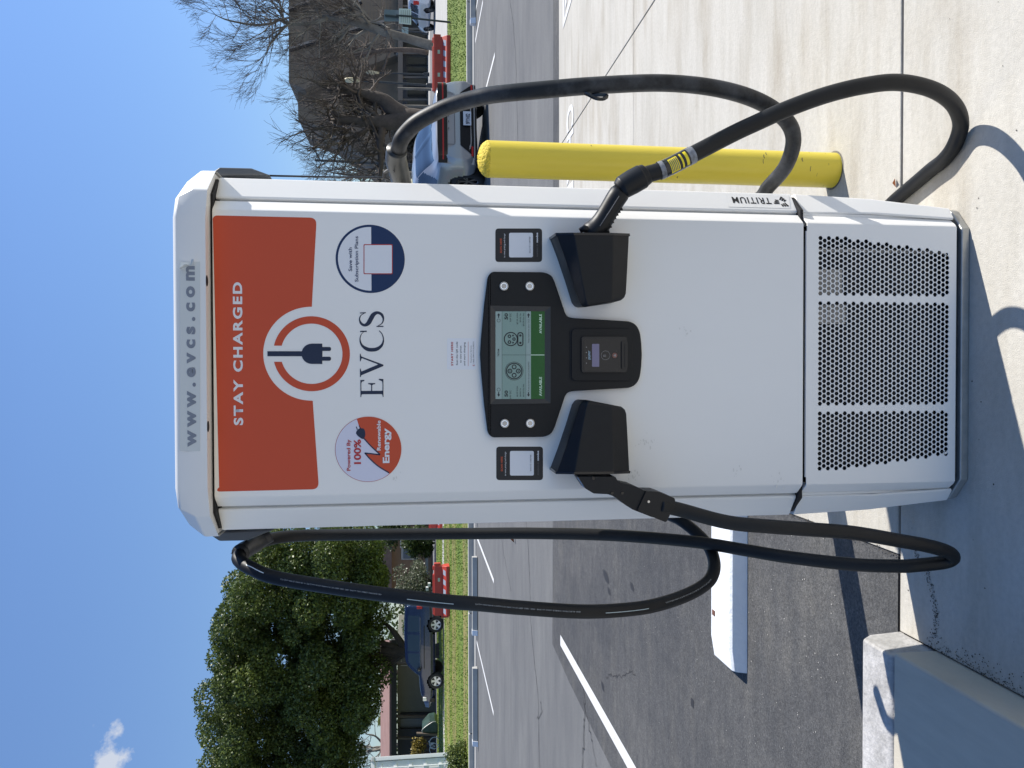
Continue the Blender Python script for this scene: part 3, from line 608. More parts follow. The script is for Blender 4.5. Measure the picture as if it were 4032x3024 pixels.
# web address strip on the cap
W0 = flat('address_strip', [rect(708, 788, 1030, 1776)], -.0535, 0, STRIP, CH)
lettering('www.evcs.com', 725, 773, 1759, 1047, -.0540, GREYL, W0, .045, spacing=1.55, asc=False)
pl_ = MB(); a = at(712, 1060, -.054); b = at(748, 1044, -.054); c_ = at(728, 1040, -.07); d_ = at(704, 1058, -.066); pl_.add([a, b, c_, d_], [(0, 1, 2, 3)])
a = at(750, 1048, -.054); b = at(765, 1046, -.054); c_ = at(763, 1020, -.072); d_ = at(754, 1020, -.068); pl_.add([a, b, c_, d_], [(0, 1, 2, 3)]); pl_.build('peeling_corner', STRIP, W0)
# ---- display console
half = [(1889, 1396), (1893, 1330), (1905, 1200), (1919, 1090), (1934, 1072), (2140, 1074), (2168, 1086), (2180, 1110), (2222, 1235), (2232, 1249), (2252, 1253.5), (2476, 1266.5), (2500, 1280), (2514, 1305), (2520, 1350), (2522.5, 1396)]
rad = [0, 0, 0, 14, 16, 20, 14, 10, 8, 8, 10, 16, 16, 14, 0, 0]
left_ = [(x, 2*1396.5-y) for x, y in half][::-1]
outl = rounded(half+left_[1:-1], rad+rad[::-1][1:-1], 3)
CF = flat('console_frame', [outl], .0, .012, BLACKP, CH, bevel=.005, seg=3)
# a sunk screen: four sloping sides
cx_, cy_ = 2050, 1396.5
big = [(sx, sy) for sx, sy in outl]
so_ = [(1931, 1203), (2168, 1207), (2168, 1588), (1931, 1592)]; si_ = [(1951, 1226), (2144.8, 1226), (2144.8, 1571), (1951, 1571)]
A4 = [at(x, y, -.0145) for x, y in so_]; B4 = [at(x, y, -.0128) for x, y in si_]
def inward(o, i): return [v for v in o]+[v for v in i], [(k, (k+1) % 4, 4+(k+1) % 4, 4+k) for k in range(4)]
for k, m_ in enumerate((mat('bezel_a', (.05, .046, .042), .35), BLACKP, mat('bezel_b', (.014, .02, .035), .3), BLACKP)):
    pass
vs, fs = inward(A4, B4); mb = MB(); mb.add(vs, fs); C4 = [Vector((v.x*1.0, -.012, v.z)) for v in A4]; mb.add(A4+C4, fs); mb.build('screen_bezel', mat('bezel_gloss', (.03, .031, .033), .3), CF)
SCN = flat('screen', [si_], -.0131, 0, LCD, CH); SY = -.0134
def sflat(loops, m): return flat('screen_graphic', loops, SY, 0, m, SCN)
def stext(s, xt, xb, yl, yr, m=LCDI, b=0, **k): return lettering(s, xt, xb, yl, yr, SY-.0003, m, SCN, b, **k)
sflat([rect(1951, 1976.5, 1226, 1571)], LCDH); sflat([rect(2071, 2090.5, 1226, 1571)], LCDH); sflat([rect(2090.5, 2144.8, 1226, 1396.3)], LCDG); sflat([rect(2090.5, 2144.8, 1399, 1571)], LCDG)
for l in (rect(1976.2, 1977.2, 1226, 1571), rect(2070.4, 2071.2, 1226, 1571), rect(1977, 2090, 1397, 1398)): flat('screen_graphic', [l], SY-.0002, 0, LCDI, SCN)
flat('screen_graphic', [rect(2090.5, 2143, 1396.5, 1398.8)], SY-.0002, 0, LCDW, SCN)
stext('TRITIUM', 1959, 1966, 1403, 1374, LCDI, .02)
for dy, arr in ((0, 1), (304, 0)):
    stext('50', 1986, 2000, 1258.5+dy, 1233.5+dy, LCDI, .03); stext('kW DC', 2006, 2013, 1266+dy, 1233+dy)
stext('$0.29 /kWh', 2034, 2039.5, 1277, 1232); stext('$0.00 /hr', 2046, 2051.5, 1269, 1233); stext('$0.00 flat fee', 2058.5, 2064, 1284, 1233)
stext('$0.29 /kWh', 2034, 2039.5, 1562, 1520); stext('$0.00 /hr', 2046, 2051.5, 1562, 1527); stext('$0.00 flat fee', 2058.5, 2064, 1562, 1512)
stext('Press button to start CCS', 2078.5, 2084, 1349, 1257); stext('Press button to start CHAdeMO', 2078.5, 2084, 1540, 1424)
stext('AVAILABLE', 2122.5, 2133.5, 1313, 1237, LCDW, .01); stext('AVAILABLE', 2122.5, 2133.5, 1559, 1484, LCDW, .01)
def sring(x, y, ro, ri):
    a = wcirc(x, y, ro, SY-.0003, 28); L = [a]
    if ri: L.append(wcirc(x, y, ri, SY-.0003, 28))
    plate('screen_graphic', L, SY-.0003, 0, LCDI, SCN)
sring(2011.5, 1335, 28, 24)
for x, y, ro, ri in ((2006, 1324, 7, 3.2), (2006, 1347, 7, 3.2), (2024, 1335, 6.5, 3), (2020, 1321, 3.4, 0), (2020, 1349, 3.4, 0)): sring(x, y, ro, ri)
flat('screen_graphic', [rounded(rect(2037, 2061, 1308, 1363), 12), rounded(rect(2041, 2057, 1312, 1359), 9)], SY-.0003, 0, LCDI, SCN)
sring(2049, 1321, 4.5, 0); sring(2049, 1350, 4.5, 0)
sring(2024.5, 1461, 36.5, 35); sring(2024.5, 1461, 32.5, 28.5)
for x, y in ((2024.5, 1444.5), (2024.5, 1477.5), (2008, 1461), (2041, 1461)): sring(x, y, 9.5, 5.8)
for x, y in ((2008, 1461), (2041, 1461)): sring(x, y, 2.5, 0)
for y, s in ((1242, -1), (1553, 1)):
    for x in (1963.5, 2081): flat('screen_graphic', [[(x, y+s*9), (x-6, y), (x-2, y), (x-2, y-s*9), (x+2, y-s*9), (x+2, y), (x+6, y)]], SY-.0003, 0, LCDI, SCN)
for y in (1262, 1534): sring(1963.5, y, 7, 5.6)
# four steel push buttons
for x, y in ((1983.8, 1127.3), (2085, 1127.3), (1986.7, 1667), (2086.9, 1666.4)):
    q = at(x, y, -.014); e = MB()
    e.tube([(q.x, -.012, q.z), (q.x, -.0135, q.z)], .0125, 28); b_ = e.build('push_button', BLACKG, CH)
    def annul(name, r0, r1, y0, y1, m):
        mb = MB(); n = 28; P_ = [(r0, y0), (r0, y1), (r1, y1), (r1, y0)]
        mb.add([(q.x+r*math.cos(6.2832*k/n), yy, q.z+r*math.sin(6.2832*k/n)) for r, yy in P_ for k in range(n)], [(j*n+k, j*n+(k+1) % n, ((j+1) % 4)*n+(k+1) % n, ((j+1) % 4)*n+k) for j in range(4) for k in range(n)]); mb.build(name, m, b_, bevel=.0004)
    annul('button_rim', .0105, .0078, -.0135, -.0185, METAL); annul('button_ring', .0078, .0062, -.0135, -.0172, mat('ring_glow', (.85, .9, .95), .3, emis=.25))
    mb = MB(); mb.tube([(q.x, -.0135, q.z), (q.x, -.0168, q.z), (q.x, -.0172, q.z)], [.0062, .0062, .0055], 24); mb.build('button_face', METAL, b_)
# card reader
CRD = flat('card_reader', [rounded(rect(2243, 2491, 1290, 1503), 22)], -.012, .0015, DARKGAP, CH)
flat('reader_panel', [rounded(rect(2249, 2487, 1296, 1498), 20)], -.0120, .0055, BLACKP, CRD, bevel=.002)
flat('reader_body', [rounded(rect(2288, 2466, 1326, 1466), 12)], -.0175, .006, mat('reader_black', (.012, .012, .014), .3), CRD, bevel=.002)
flat('reader_face', [rounded(rect(2299, 2443, 1335, 1460), 6)], -.0236, .0006, BLACKG, CRD)
flat('reader_display', [rounded(rect(2331, 2359.5, 1354, 1444), 3)], -.0245, .0004, mat('reader_lcd', (.16, .15, .24), .2, emis=.08), CRD)
lettering('payter', 2315, 2324, 1415, 1381, -.0246, mat('reader_print', (.35, .5, .6), .4), CRD, .01, asc=False)
def rring(x, y, ro, rn, m): plate('reader_symbol', [wcirc(x, y, ro, -.0247, 32)]+([wcirc(x, y, rn, -.0247, 32)] if rn else []), -.0247, 0, m, CRD)
prn = mat('reader_mark', (.30, .29, .28), .4)
rring(2384.5, 1399, 18, 17, prn); rring(2420.5, 1399.5, 11.5, 0, mat('stop_disc', (.20, .09, .07), .4)); rring(2420.5, 1399.5, 11.5, 10.6, prn)
flat('reader_symbol', [[(2415, 1399.5), (2425, 1393.5), (2425, 1405.5)]], -.025, 0, prn, CRD)
for k in range(3): flat('reader_symbol', [thick([(2377+k*4, 1406-k*0), (2376+k*4.4, 1401), (2377+k*4, 1396)], 1.4)], -.025, 0, prn, CRD)
for y in (1367, 1388, 1409, 1430): rring(2309, y, 1.8, 0, prn)
flat('card_slot', [rounded(rect(2446, 2470, 1344, 1452), 8)], -.0236, .004, mat('slot_black', (.01, .01, .011), .35), CRD, bevel=.0012); flat('slot_opening', [rect(2459, 2461.5, 1354, 1446)], -.0282, 0, DARKGAP, CRD)
# ---- holsters
def holster(pts_fn, lab):
    cols = [(2189, -.070), (2262, -.108), (2418, -.112), (2466, -.088), (2479, -.070)]      # photo x and depth of the front face
    inner = {2189: 1578, 2262: 1583, 2418: 1596, 2466: 1608, 2479: 1640}
    fr = [(2192, 1862, -.082), (2235, 1745, -.090), (2285, 1590, -.098), (2296, 1576, -.098)]
    top = [(2192, 1863), (2222, 1780), (2255, 1680), (2284, 1592), (2294, 1578), (2306, 1573.5)]
    mid = [(2262, 1864), (2275, 1780), (2290, 1690), (2306, 1608), (2312, 1590), (2320, 1576.5)]
    mid2 = [(2416, 1863), (2416, 1780), (2414, 1690), (2412, 1612), (2411, 1598), (2410, 1594)]
    low = [(2479, 1861), (2475, 1780), (2471, 1700), (2467, 1630), (2461, 1612), (2447, 1601)]
    back = [(2166, 1845), (2196, 1765), (2228, 1670), (2252, 1592), (2263, 1577), (2276, 1572)]
    rows = [(back, [0]*6), (top, [-.082]*6), (mid, [-.103, -.103, -.103, -.101, -.099, -.094]), (mid2, [-.104, -.104, -.104, -.102, -.1, -.095]), (low, [-.080]*5+[-.082])]
    vs = []; nr = 6
    for pts, dep in rows:
        for (x, y), dd in zip(pts, dep):
            X_, Y0 = pts_fn(x, y); vs.append(at(X_, Y0, dd))
    for (x, y) in low:
        X_, Y0 = pts_fn(x, y); p = at(X_, Y0, -.08); vs.append(Vector((p.x, 0, p.z+.004)))
    n = 6; fs = [(r*n+k, r*n+k+1, (r+1)*n+k+1, (r+1)*n+k) for r in range(5) for k in range(n-1)]
    fs.append(tuple(r*n+5 for r in range(6)))
    mb = MB(); mb.add(vs, fs); o = mb.build('connector_holster', BLACKP, CH, bevel=.0035, seg=3); o['label'] = lab
    # rim round the open end and a dark throat
    ring_ = [Vector(vs[r*n]) for r in range(6)]; c = sum(ring_, Vector())/6; outd = (ring_[2]-Vector(vs[2*n+2])).normalized()
    rim = [p+(p-c).normalized()*.0015 for p in ring_]; mb = MB(); k6 = [(i, (i+1) % 6, 6+(i+1) % 6, 6+i) for i in range(6)]
    mb.add([p-outd*.004 for p in rim]+[p+outd*.002 for p in rim], k6); mb.add([p+outd*.002 for p in rim]+[c+(p-c)*.9+outd*.002 for p in ring_], k6); mb.build('holster_rim', BLACKG, o)
    mb = MB(); mb.add([c+(p-c)*.985-outd*.004 for p in ring_], [tuple(range(6))]); mb.build('holster_throat', DARKGAP, o)
    return o
holster(lambda x, y: (x, y), 'left holster, holding the angular connector')
holster(lambda x, y: (x-1.5, 2783.5-y), 'right holster, holding the gun shaped connector')
# TRITIUM mark on the right side panel, running up the panel
tx = mat('mark_black', (.012, .012, .014), .5)
P_a, P_b = Vector((.3735, .036, 0)), Vector((.422, .070, 0)); ud = (P_b-P_a).normalized(); nd = Vector((ud.y, -ud.x, 0))
SPL = MB(); zt_, zb_ = 1*0+at(2868, 800, .05).z, at(3113, 800, .05).z
def onside(t, z, off=.0006): return P_a+ud*(t*.0592)+nd*off+Vector((0, 0, z))
SPL.add([onside(.12, zb_+.006), onside(.90, zb_-.004), onside(.90, zt_-.0), onside(.12, zt_+.006)], [(0, 1, 2, 3)])
TS = SPL.build('maker_sticker', mat('maker_sticker', (.84, .82, .775), .25), CH)
me = text_mesh('TRITIUM', .02, spacing=1.15); co = np.array([v.co for v in me.vertices]); u = (co[:, 0]-co[:, 0].min())/np.ptp(co[:, 0]); v = co[:, 1]/.73
z0_, z1_ = at(3038, 800, .05).z, at(2886, 800, .05).z
for i, vv in enumerate(me.vertices): vv.co = onside(.74-.40*v[i], z0_+u[i]*(z1_-z0_), .001)
me.materials.clear(); link('lettering', me, tx, TS)
zc1 = at(3078, 800, .05).z; mk = MB()
for k in range(3):
    a0 = R(90+120*k); 
    for j in range(3):
        d = Vector((math.cos(a0), math.sin(a0))); s_ = Vector((-d.y, d.x)); o_ = d*(.006+j*.0)+s_*(-.006+j*.006)
        q0, q1 = o_-s_*.002, o_+s_*.002; L_ = .016-j*.003
        P4 = [q0, q1, q1+d*L_+s_*.002, q0+d*(L_-.001)]
        mk.add([onside(.5-p.x/.0592*.95, zc1+p.y, .001) for p in P4], [(0, 1, 2, 3)])
mk.build('maker_emblem', tx, TS)
# ================================================================== CABLES
def cable(name, label, segs): 
    r = empty(name, label, 'charging cable', tuple(segs), group='charging cables hanging on the station'); return r
R2 = cable('charging_cable', 'black charging cable with gun connector and yellow warning label, right of the station', (.6, .03, 0))
L1 = cable('charging_cable', 'thin black charging cable looped high on the left, angular connector in the left holster', (-.5, .2, 0))
def pxp(L): return [at(x, y, Y) for x, y, Y in L]
zg = .0205
gpts = [gnd(x, y, zg) for x, y in ((3758, 572), (3715, 630), (3669, 666), (3610, 716), (3566, 753), (3500, 812))]
pR2 = pxp([(2530, 692, -.105), (2614, 666, -.11), (2740, 602, -.11), (2885, 527, -.11), (2977, 484, -.115), (3105, 427, -.125), (3259, 372, -.135), (3412, 336, -.14), (3541, 325, -.13), (3669, 352, -.105)])
pR2 += [at(3752, 408, -.06), at(3783, 487, -.01)]+gpts
hid = gpts[-1]; pR2 += [Vector((.40, .42, .021)), Vector((.44, .50, .12)), Vector((.46, .46, .5)), Vector((.47, .38, .95)), at(1640, 790, .3), at(1585, 735, .25), at(1566, 668, .18)]
RC = .0198
SP = spline(pR2, 10)
MB().tube(SP, RC, 16).build('cable', RUBBER, R2, smooth=True)
pR1 = pxp([(1562, 628, .14), (1575, 562, .09), (1602, 520, .07), (1656, 473, .04), (1765, 419, .0), (1873, 387, -.03), (1950, 372, -.05), (2125, 355, -.08), (2342, 337, -.10), (2614, 327, -.10), (2831, 350, -.09), (2993, 401, -.06), (3095, 474, -.02), (3124, 553, .03), (3095, 652, .09), (3028, 733, .15), (2960, 800, .2)])
pR1 += [Vector((.40, .40, .62)), Vector((.30, .42, .70))]
R1c = MB().tube(spline(pR1, 10), RC, 16).build('cable', SCUFF, R2, smooth=True)
# swivel sleeve at the right
ps_ = pxp([(1590, 775, .26), (1580, 715, .22), (1568, 665, .17), (1559, 625, .14), (1563, 588, .108)])
SLV = MB().tube(spline(ps_, 6), [.0265]*13+[.0272]*6+[.0265]*2+[.0262]*4, 18).build('cable_sleeve', SLEEVE, R2, smooth=True)
q = at(1552, 682, .155); MB().tube([q, q+Vector((0, -.03, 0))], .0015, 6).build('sleeve_screw', DARKGAP, SLV)
MB().tube(pxp([(1512, 700, .2), (1516, 680, .19), (1534, 668, .17)]), .005, 6).build('sleeve_hook', cordm, SLV)
# loose cable tie on the right cable
tie = MB(); tie.tube(spline(pxp([(2304, 368, -.11), (2318, 374, -.115), (2345, 387, -.12), (2372, 390, -.12), (2388, 382, -.115), (2385, 375, -.11), (2355, 374, -.105), (2330, 372, -.1)]), 5), .0045, 6); tie.tube(pxp([(2386, 380, -.115), (2396, 378, -.118)]), [.003, .0008], 5)
tie.build('loose_tie', mat('tie_black', (.012, .012, .013), .25), R2)
# gun connector
GP = [at(2300, 928, -.055), at(2345, 912, -.062), at(2372, 872, -.07), at(2398, 826, -.078), at(2424, 782, -.085), at(2456, 738, -.092)]
def seg_r(*a): return list(a)
g = MB(); g.tube(GP, [.028, .030, .0245, .0235, .0245, .027], 18); GB = g.build('connector_grip', BLACKP, R2, smooth=True)
sub = GB.modifiers.new('s', 'SUBSURF'); sub.levels = sub.render_levels = 1
fr_ = MB()
for k in range(7):      # finger ridges on the inner side
    t = k/6; p = at(2390+t*52, 905-t*88-10*math.sin(t*3.14)+4, -.075-.01*t); d = (GP[4]-GP[2]).normalized(); fr_.tube([p-d*.004, p, p+d*.004], [.004, .0085, .004], 8)
fr_.build('finger_ridges', BLACKP, GB, smooth=True)
collar = [at(2441, 748, -.092), at(2452, 738, -.094), at(2490, 716, -.098), at(2528, 695, -.102), at(2532, 692.5, -.102), at(2546, 685, -.104), at(2550, 682, -.104)]
g = MB(); g.tube(collar, [.022, .0275, .0290, .0285, .0265, .0245, .0195], 22); g.build('grip_collar', BLACKP, R2, bevel=.0025)
sm = MB(); sm.tube([at(2362, 890, -.1), at(2400, 832, -.108), at(2438, 772, -.116)], [.0008, .001, .0008], 6); sm.build('mould_line', mat('mould_line', (.15, .15, .155), .35), GB)
lt = MB(); lt.tube([at(2282, 908, -.075), at(2300, 900, -.078), at(2324, 906, -.075), at(2334, 915, -.072)], [.006, .009, .008, .005], 8); lt.build('release_latch', BLACKP, R2, smooth=True)
# clear heat-shrink sleeve with yellow label on the cable
def sub_path(P, a, b): return P[a:b]
def near(P, px, py):
    best, bi = 1e9, 0
    for i, p in enumerate(P[:60]):
        d = p-CAM; z = d.dot(BF); U = 1512+FPX*d.dot(BR)/z; V = 2016-FPX*d.dot(BU)/z
        e = (V-px)**2+(3024-U-py)**2
        if e < best: best, bi = e, i
    return bi
SPf = spline(pR2, 40)[:400]
def nearf(px, py):
    best, bi = 1e9, 0
    for i, p in enumerate(SPf):
        d = p-CAM; z = d.dot(BF); U = 1512+FPX*d.dot(BR)/z; V = 2016-FPX*d.dot(BU)/z
        e = (V-px)**2+(3024-U-py)**2
        if e < best: best, bi = e, i
    return bi
def band(name, pa, pb, r, m, a0=0, a1=360, n=24, parent=R2):
    i, j = nearf(*pa), nearf(*pb); P = SPf[i:j+1]; mb = MB(); vs = []
    for k, p in enumerate(P):
        t = (P[min(k+1, len(P)-1)]-P[max(k-1, 0)]).normalized(); tocam = (CAM-p).normalized(); e1 = (tocam-t*tocam.dot(t)).normalized(); e2 = t.cross(e1)
        for q_ in range(n+1):
            a = R(a0+(a1-a0)*q_/n); vs.append(p+(e1*math.cos(a)+e2*math.sin(a))*r)
    mb.add(vs, [(k*(n+1)+q_, k*(n+1)+q_+1, (k+1)*(n+1)+q_+1, (k+1)*(n+1)+q_) for k in range(len(P)-1) for q_ in range(n)]); return mb.build(name, m, parent, smooth=True)
CLR = mat('heat_shrink', (.010, .011, .013), .2, coat=.3)
HS = band('label_sleeve', (2596, 672), (2722, 608), RC+.0012, CLR)
frost = mat('frosted_film', (.20, .21, .23), .4, var=.6, vscale=60)
band('frosted_band', (2594, 673), (2611, 664), RC+.0015, frost, parent=HS); band('frosted_band', (2700, 619), (2724, 607), RC+.0015, frost, -70, 80, parent=HS)
YL = mat('label_yellow', (.85, .68, .02), .4)
band('warning_label', (2626, 656), (2660, 640), RC+.0018, YL, -46, 52, parent=HS); band('warning_label', (2667, 636), (2676, 631), RC+.0018, YL, -46, 52, parent=HS); band('warning_label', (2684, 627), (2695, 622), RC+.0018, YL, -46, 52, parent=HS)
band('label_stripe', (2659, 640), (2668, 636), RC+.0017, VBLACK, -46, 52, parent=HS); band('label_stripe', (2675, 632), (2685, 627), RC+.0017, VBLACK, -46, 52, parent=HS)
for k in range(5): band('label_print', (2629+k*6.2, 655-k*3), (2631.2+k*6.2, 654-k*3), RC+.0020, MIDGREY, -38, 44, parent=HS)
# left cable
RL = .0170
pL = pxp([(2600, 1990, -.10), (2681, 2008, -.10), (2862, 2056, -.12), (3042, 2074, -.14), (3296, 2092, -.15), (3400, 2104, -.15), (3543, 2129, -.14), (3648, 2148, -.13), (3730, 2172, -.115), (3752, 2196, -.10), (3715, 2214, -.085), (3606, 2226, -.07), (3534, 2229, -.055), (3353, 2222, -.01), (3100, 2193, .06), (2935, 2166, .12), (2726, 2133, .20), (2417, 2108, .30), (2108, 2100, .36), (1847, 2101, .40), (1562, 2103.5, .42), (1325, 2106, .42), (1182, 2109, .40), (1087, 2118, .36), (1025, 2136, .31), (975, 2160, .25)])
MB().tube(spline(pL, 10), RL, 16).build('cable', RUBBER, L1, smooth=True)
pL2 = pxp([(975, 2160, .25), (940, 2190, .19), (948, 2213, .16), (992, 2239, .12), (1087, 2275, .07), (1325, 2315, .0), (1562, 2347, -.04), (1752, 2368, -.06), (1894, 2379, -.07), (2047, 2393, -.07), (2294, 2408, -.06), (2479, 2399, -.03), (2600, 2378, .0), (2720, 2335, .05), (2793, 2285, .10), (2813, 2225, .15), (2795, 2160, .20), (2750, 2105, .25), (2682, 2050, .30), (2600, 2000, .36)])
pL2 += [Vector((-.36, .42, .75))]
SPL2 = spline(pL2, 14)
MB().tube(SPL2, RL, 16).build('cable', RUBBER, L1, smooth=True)
ps2 = pxp([(1062, 2103, .32), (1030, 2122, .31), (1000, 2145, .28), (968, 2163, .235), (946, 2178, .20)])
SL2 = MB().tube(spline(ps2, 6), [.0225]*18+[.0232]*7, 18).build('cable_sleeve', mat('sleeve_black', (.018, .019, .021), .45), L1, smooth=True)
MB().add([at(936, 2168, .2), at(912, 2176, .19), at(907, 2180, .185), at(925, 2178, .19), at(940, 2182, .2)], [(0, 1, 2, 3, 4)]).build('sleeve_lip', BLACKP, SL2)
# white prints along the left cable
def cable_mark(P, pa, pb, m, wd, parent, ang=0, text=None, r=RL):
    def nr(px, py):
        best, bi = 1e9, 0
        for i, p in enumerate(P):
            d = p-CAM; z = d.dot(BF); U = 1512+FPX*d.dot(BR)/z; V = 2016-FPX*d.dot(BU)/z; e = (V-px)**2+(3024-U-py)**2
            if e < best: best, bi = e, i
        return bi
    i, j = nr(*pa), nr(*pb)
    if i > j: i, j = j, i
    Q = P[i:j+1]
    def frame(k):
        t = (Q[min(k+1, len(Q)-1)]-Q[max(k-1, 0)]).normalized(); tc_ = (CAM-Q[k]).normalized(); e1 = (tc_-t*tc_.dot(t)).normalized(); return t, e1, t.cross(e1)
    if text is None:
        mb = MB(); vs = []
        for k in range(len(Q)):
            t, e1, e2 = frame(k)
            for a in (ang-wd, ang+wd): vs.append(Q[k]+(e1*math.cos(a)+e2*math.sin(a))*(r+.0004))
        mb.add(vs, [(2*k, 2*k+1, 2*k+3, 2*k+2) for k in range(len(Q)-1)]); return mb.build('stripe_print', m, parent)
    me = text_mesh(text, 0, spacing=1.2); co = np.array([v.co for v in me.vertices]); u = (co[:, 0]-co[:, 0].min())/np.ptp(co[:, 0]); v = co[:, 1]/.73-.5
    for q_, vv in enumerate(me.vertices):
        s = (1-u[q_])*(len(Q)-1); k = min(int(s), len(Q)-2); f = s-k; t, e1, e2 = frame(k); p = Q[k].lerp(Q[k+1], f); a = ang+v[q_]*wd
        root = parent.matrix_world if False else None
        vv.co = p+(e1*math.cos(a)+e2*math.sin(a))*(r+.0004)-parent.location
    me.materials.clear(); return link('cable_print', me, m, parent)
PF = spline(pL2, 50); PRN = mat('cable_print_white', (.45, .47, .48), .5)
cable_mark(PF, (990, 2225), (1055, 2262), mat('cable_stripe', (.62, .68, .72), .45), .06, L1, -.15)
for a, b in (((1608, 2352), (1790, 2373)), ((2372, 2408), (2540, 2396))): cable_mark(PF, a, b, mat('cable_stripe', (.40, .47, .48), .45), .05, L1, .25)
for a, b in (((1120, 2280), (1510, 2340)), ((1870, 2378), (2275, 2410)), ((2605, 2378), (2790, 2300))):
    cable_mark(PF, a, b, PRN, .17, L1, .05, 'OKI ELECTRIC CABLE (UL) us EVE -40C 105C 600V 2C X 2 AWG (33.6 mm2)/9C X 18 AWG (0.824 mm2) FT2')
# left connector: flat angular body
body = [(2262, 1866), (2262, 1872), (2288, 1912), (2318, 1930), (2372, 1932.5), (2398, 1942), (2440, 1974), (2466, 1991), (2540, 2020), (2590, 2037), (2597, 2022), (2606, 2000), (2624, 1966), (2625, 1948), (2560, 1921), (2513, 1919), (2466, 1897), (2424, 1889), (2410, 1882), (2401, 1866)]
flat('connector_body', [rounded(body[:9]+[(2548, 2022), (2560, 1921)]+body[15:], 4)], -.055, .052, BLACKP, L1, bevel=.012, seg=4)
flat('grip_collar', [rounded([(2480, 1994), (2590, 2037.5), (2600, 2020), (2624.5, 1966), (2624.5, 1946), (2561, 1920), (2514, 1919), (2500, 1950)], 7)], -.050, .062, mat('collar_black', (.006, .007, .009), .4, spec=.35), L1, bevel=.012, seg=3)
for x, y in ((2336, 1883), (2410, 1942), (2450, 1942), (2554, 1975)):
    q = at(x, y, -.108 if x < 2500 else -.112); mb = MB(); mb.tube([(q.x, -.10, q.z), (q.x, q.y-.001, q.z)], .0034 if x != 2554 else .003, 12); mb.build('connector_screw', METAL if x == 2554 else BLACKG, L1)
mb = MB(); mb.tube(pxp([(2275, 1878, -.09), (2290, 1902, -.09), (2300, 1917, -.09)]), .0022, 6); mb.build('release_latch', METAL, L1)
# ================================================================== BOLLARDS
def bollard(x, y, lab):
    r = empty('bollard', lab, 'bollard', (x, y, 0), group='yellow safety bollards behind the station')
    n = 40; mb = MB(); rad_ = .0592; H = 1.203
    mb.add([(x+rad_*math.cos(6.2832*k/n), y+rad_*math.sin(6.2832*k/n), z) for z in (0, H) for k in range(n)], [(k, (k+1) % n, n+(k+1) % n, n+k) for k in range(n)]); mb.build('post', YELLOW, r, smooth=True)
    vs = []; nr = 18
    for j in range(nr+1):
        a = R(90*j/nr)
        for k in range(n*2):
            rr_ = rad_*math.cos(a)*(1+random.gauss(0, .012)*(j > 0 and j < nr)); vs.append((x+rr_*math.cos(3.14159*k/n), y+rr_*math.sin(3.14159*k/n), H+.037*math.sin(a)*(1+random.gauss(0, .03)*(j > 1))))
    mb = MB(); mb.add(vs, [(j*2*n+k, j*2*n+(k+1) % (2*n), (j+1)*2*n+(k+1) % (2*n), (j+1)*2*n+k) for j in range(nr) for k in range(2*n)])
    mb.build('concrete_dome', mat('dome_yellow', (.68, .52, .05), .75, var=.25, vscale=70, bump=.9, bscale=120), r, smooth=True)
    mb = MB(); mb.add([(x+rd*math.cos(6.2832*k/n), y+rd*math.sin(6.2832*k/n), .0012) for rd in (.058, .066) for k in range(n)], [(k, (k+1) % n, n+(k+1) % n, n+k) for k in range(n)]); mb.build('foot_stain', mat('foot_stain', (.16, .15, .13), .9, var=.5, vscale=90), r)
bollard(.655, .668, 'yellow bollard with rough domed top right of the charging station')
bollard(-.335, .705, 'yellow bollard hidden behind the charging station, only its shadow shows at the left')
sc_ = MB(); bc = Vector((.655, .668, 0))
for k in range(16):
    a = random.uniform(3.3, 5.6); z = random.choice((random.uniform(.02, .22), random.uniform(.05, 1.1))); w_ = random.uniform(.01, .05); h_ = random.uniform(.0008, .004)
    sc_.add([(bc.x+.0596*math.cos(a+t), bc.y+.0596*math.sin(a+t), z+dz) for t, dz in ((0, 0), (w_*4, h_*.5), (w_*8, 0), (w_*8, h_), (w_*4, h_*1.5), (0, h_))], [(0, 1, 4, 5), (1, 2, 3, 4)])
sc_.build('paint_scuffs', mat('scuff', (.20, .16, .06), .7), D.objects['bollard'])
sm_ = MB(); 
for (px, py, n_) in ((2540, 1742, 12), (2570, 1745, 6), (2500, 1875, 16), (2900, 1850, 10), (3060, 1900, 8), (2700, 1300, 8), (1560, 1890, 6)):
    for k in range(n_):
        p = at(px+random.gauss(0, 16), py+random.gauss(0, 14), -.0004); s1_ = random.uniform(.0006, .0022); a = random.uniform(0, 3.1)
        sm_.add([(p.x+s1_*math.cos(t+a)*random.uniform(.5, 3.5), -.0004-k*1e-6, p.z+s1_*math.sin(t+a)) for t in (0, 1.2, 2.2, 3.6, 5)], [tuple(range(5))])
tag(sm_.build('grime_marks', mat('grime', (.72, .70, .65), .55), CH), kind='stuff')
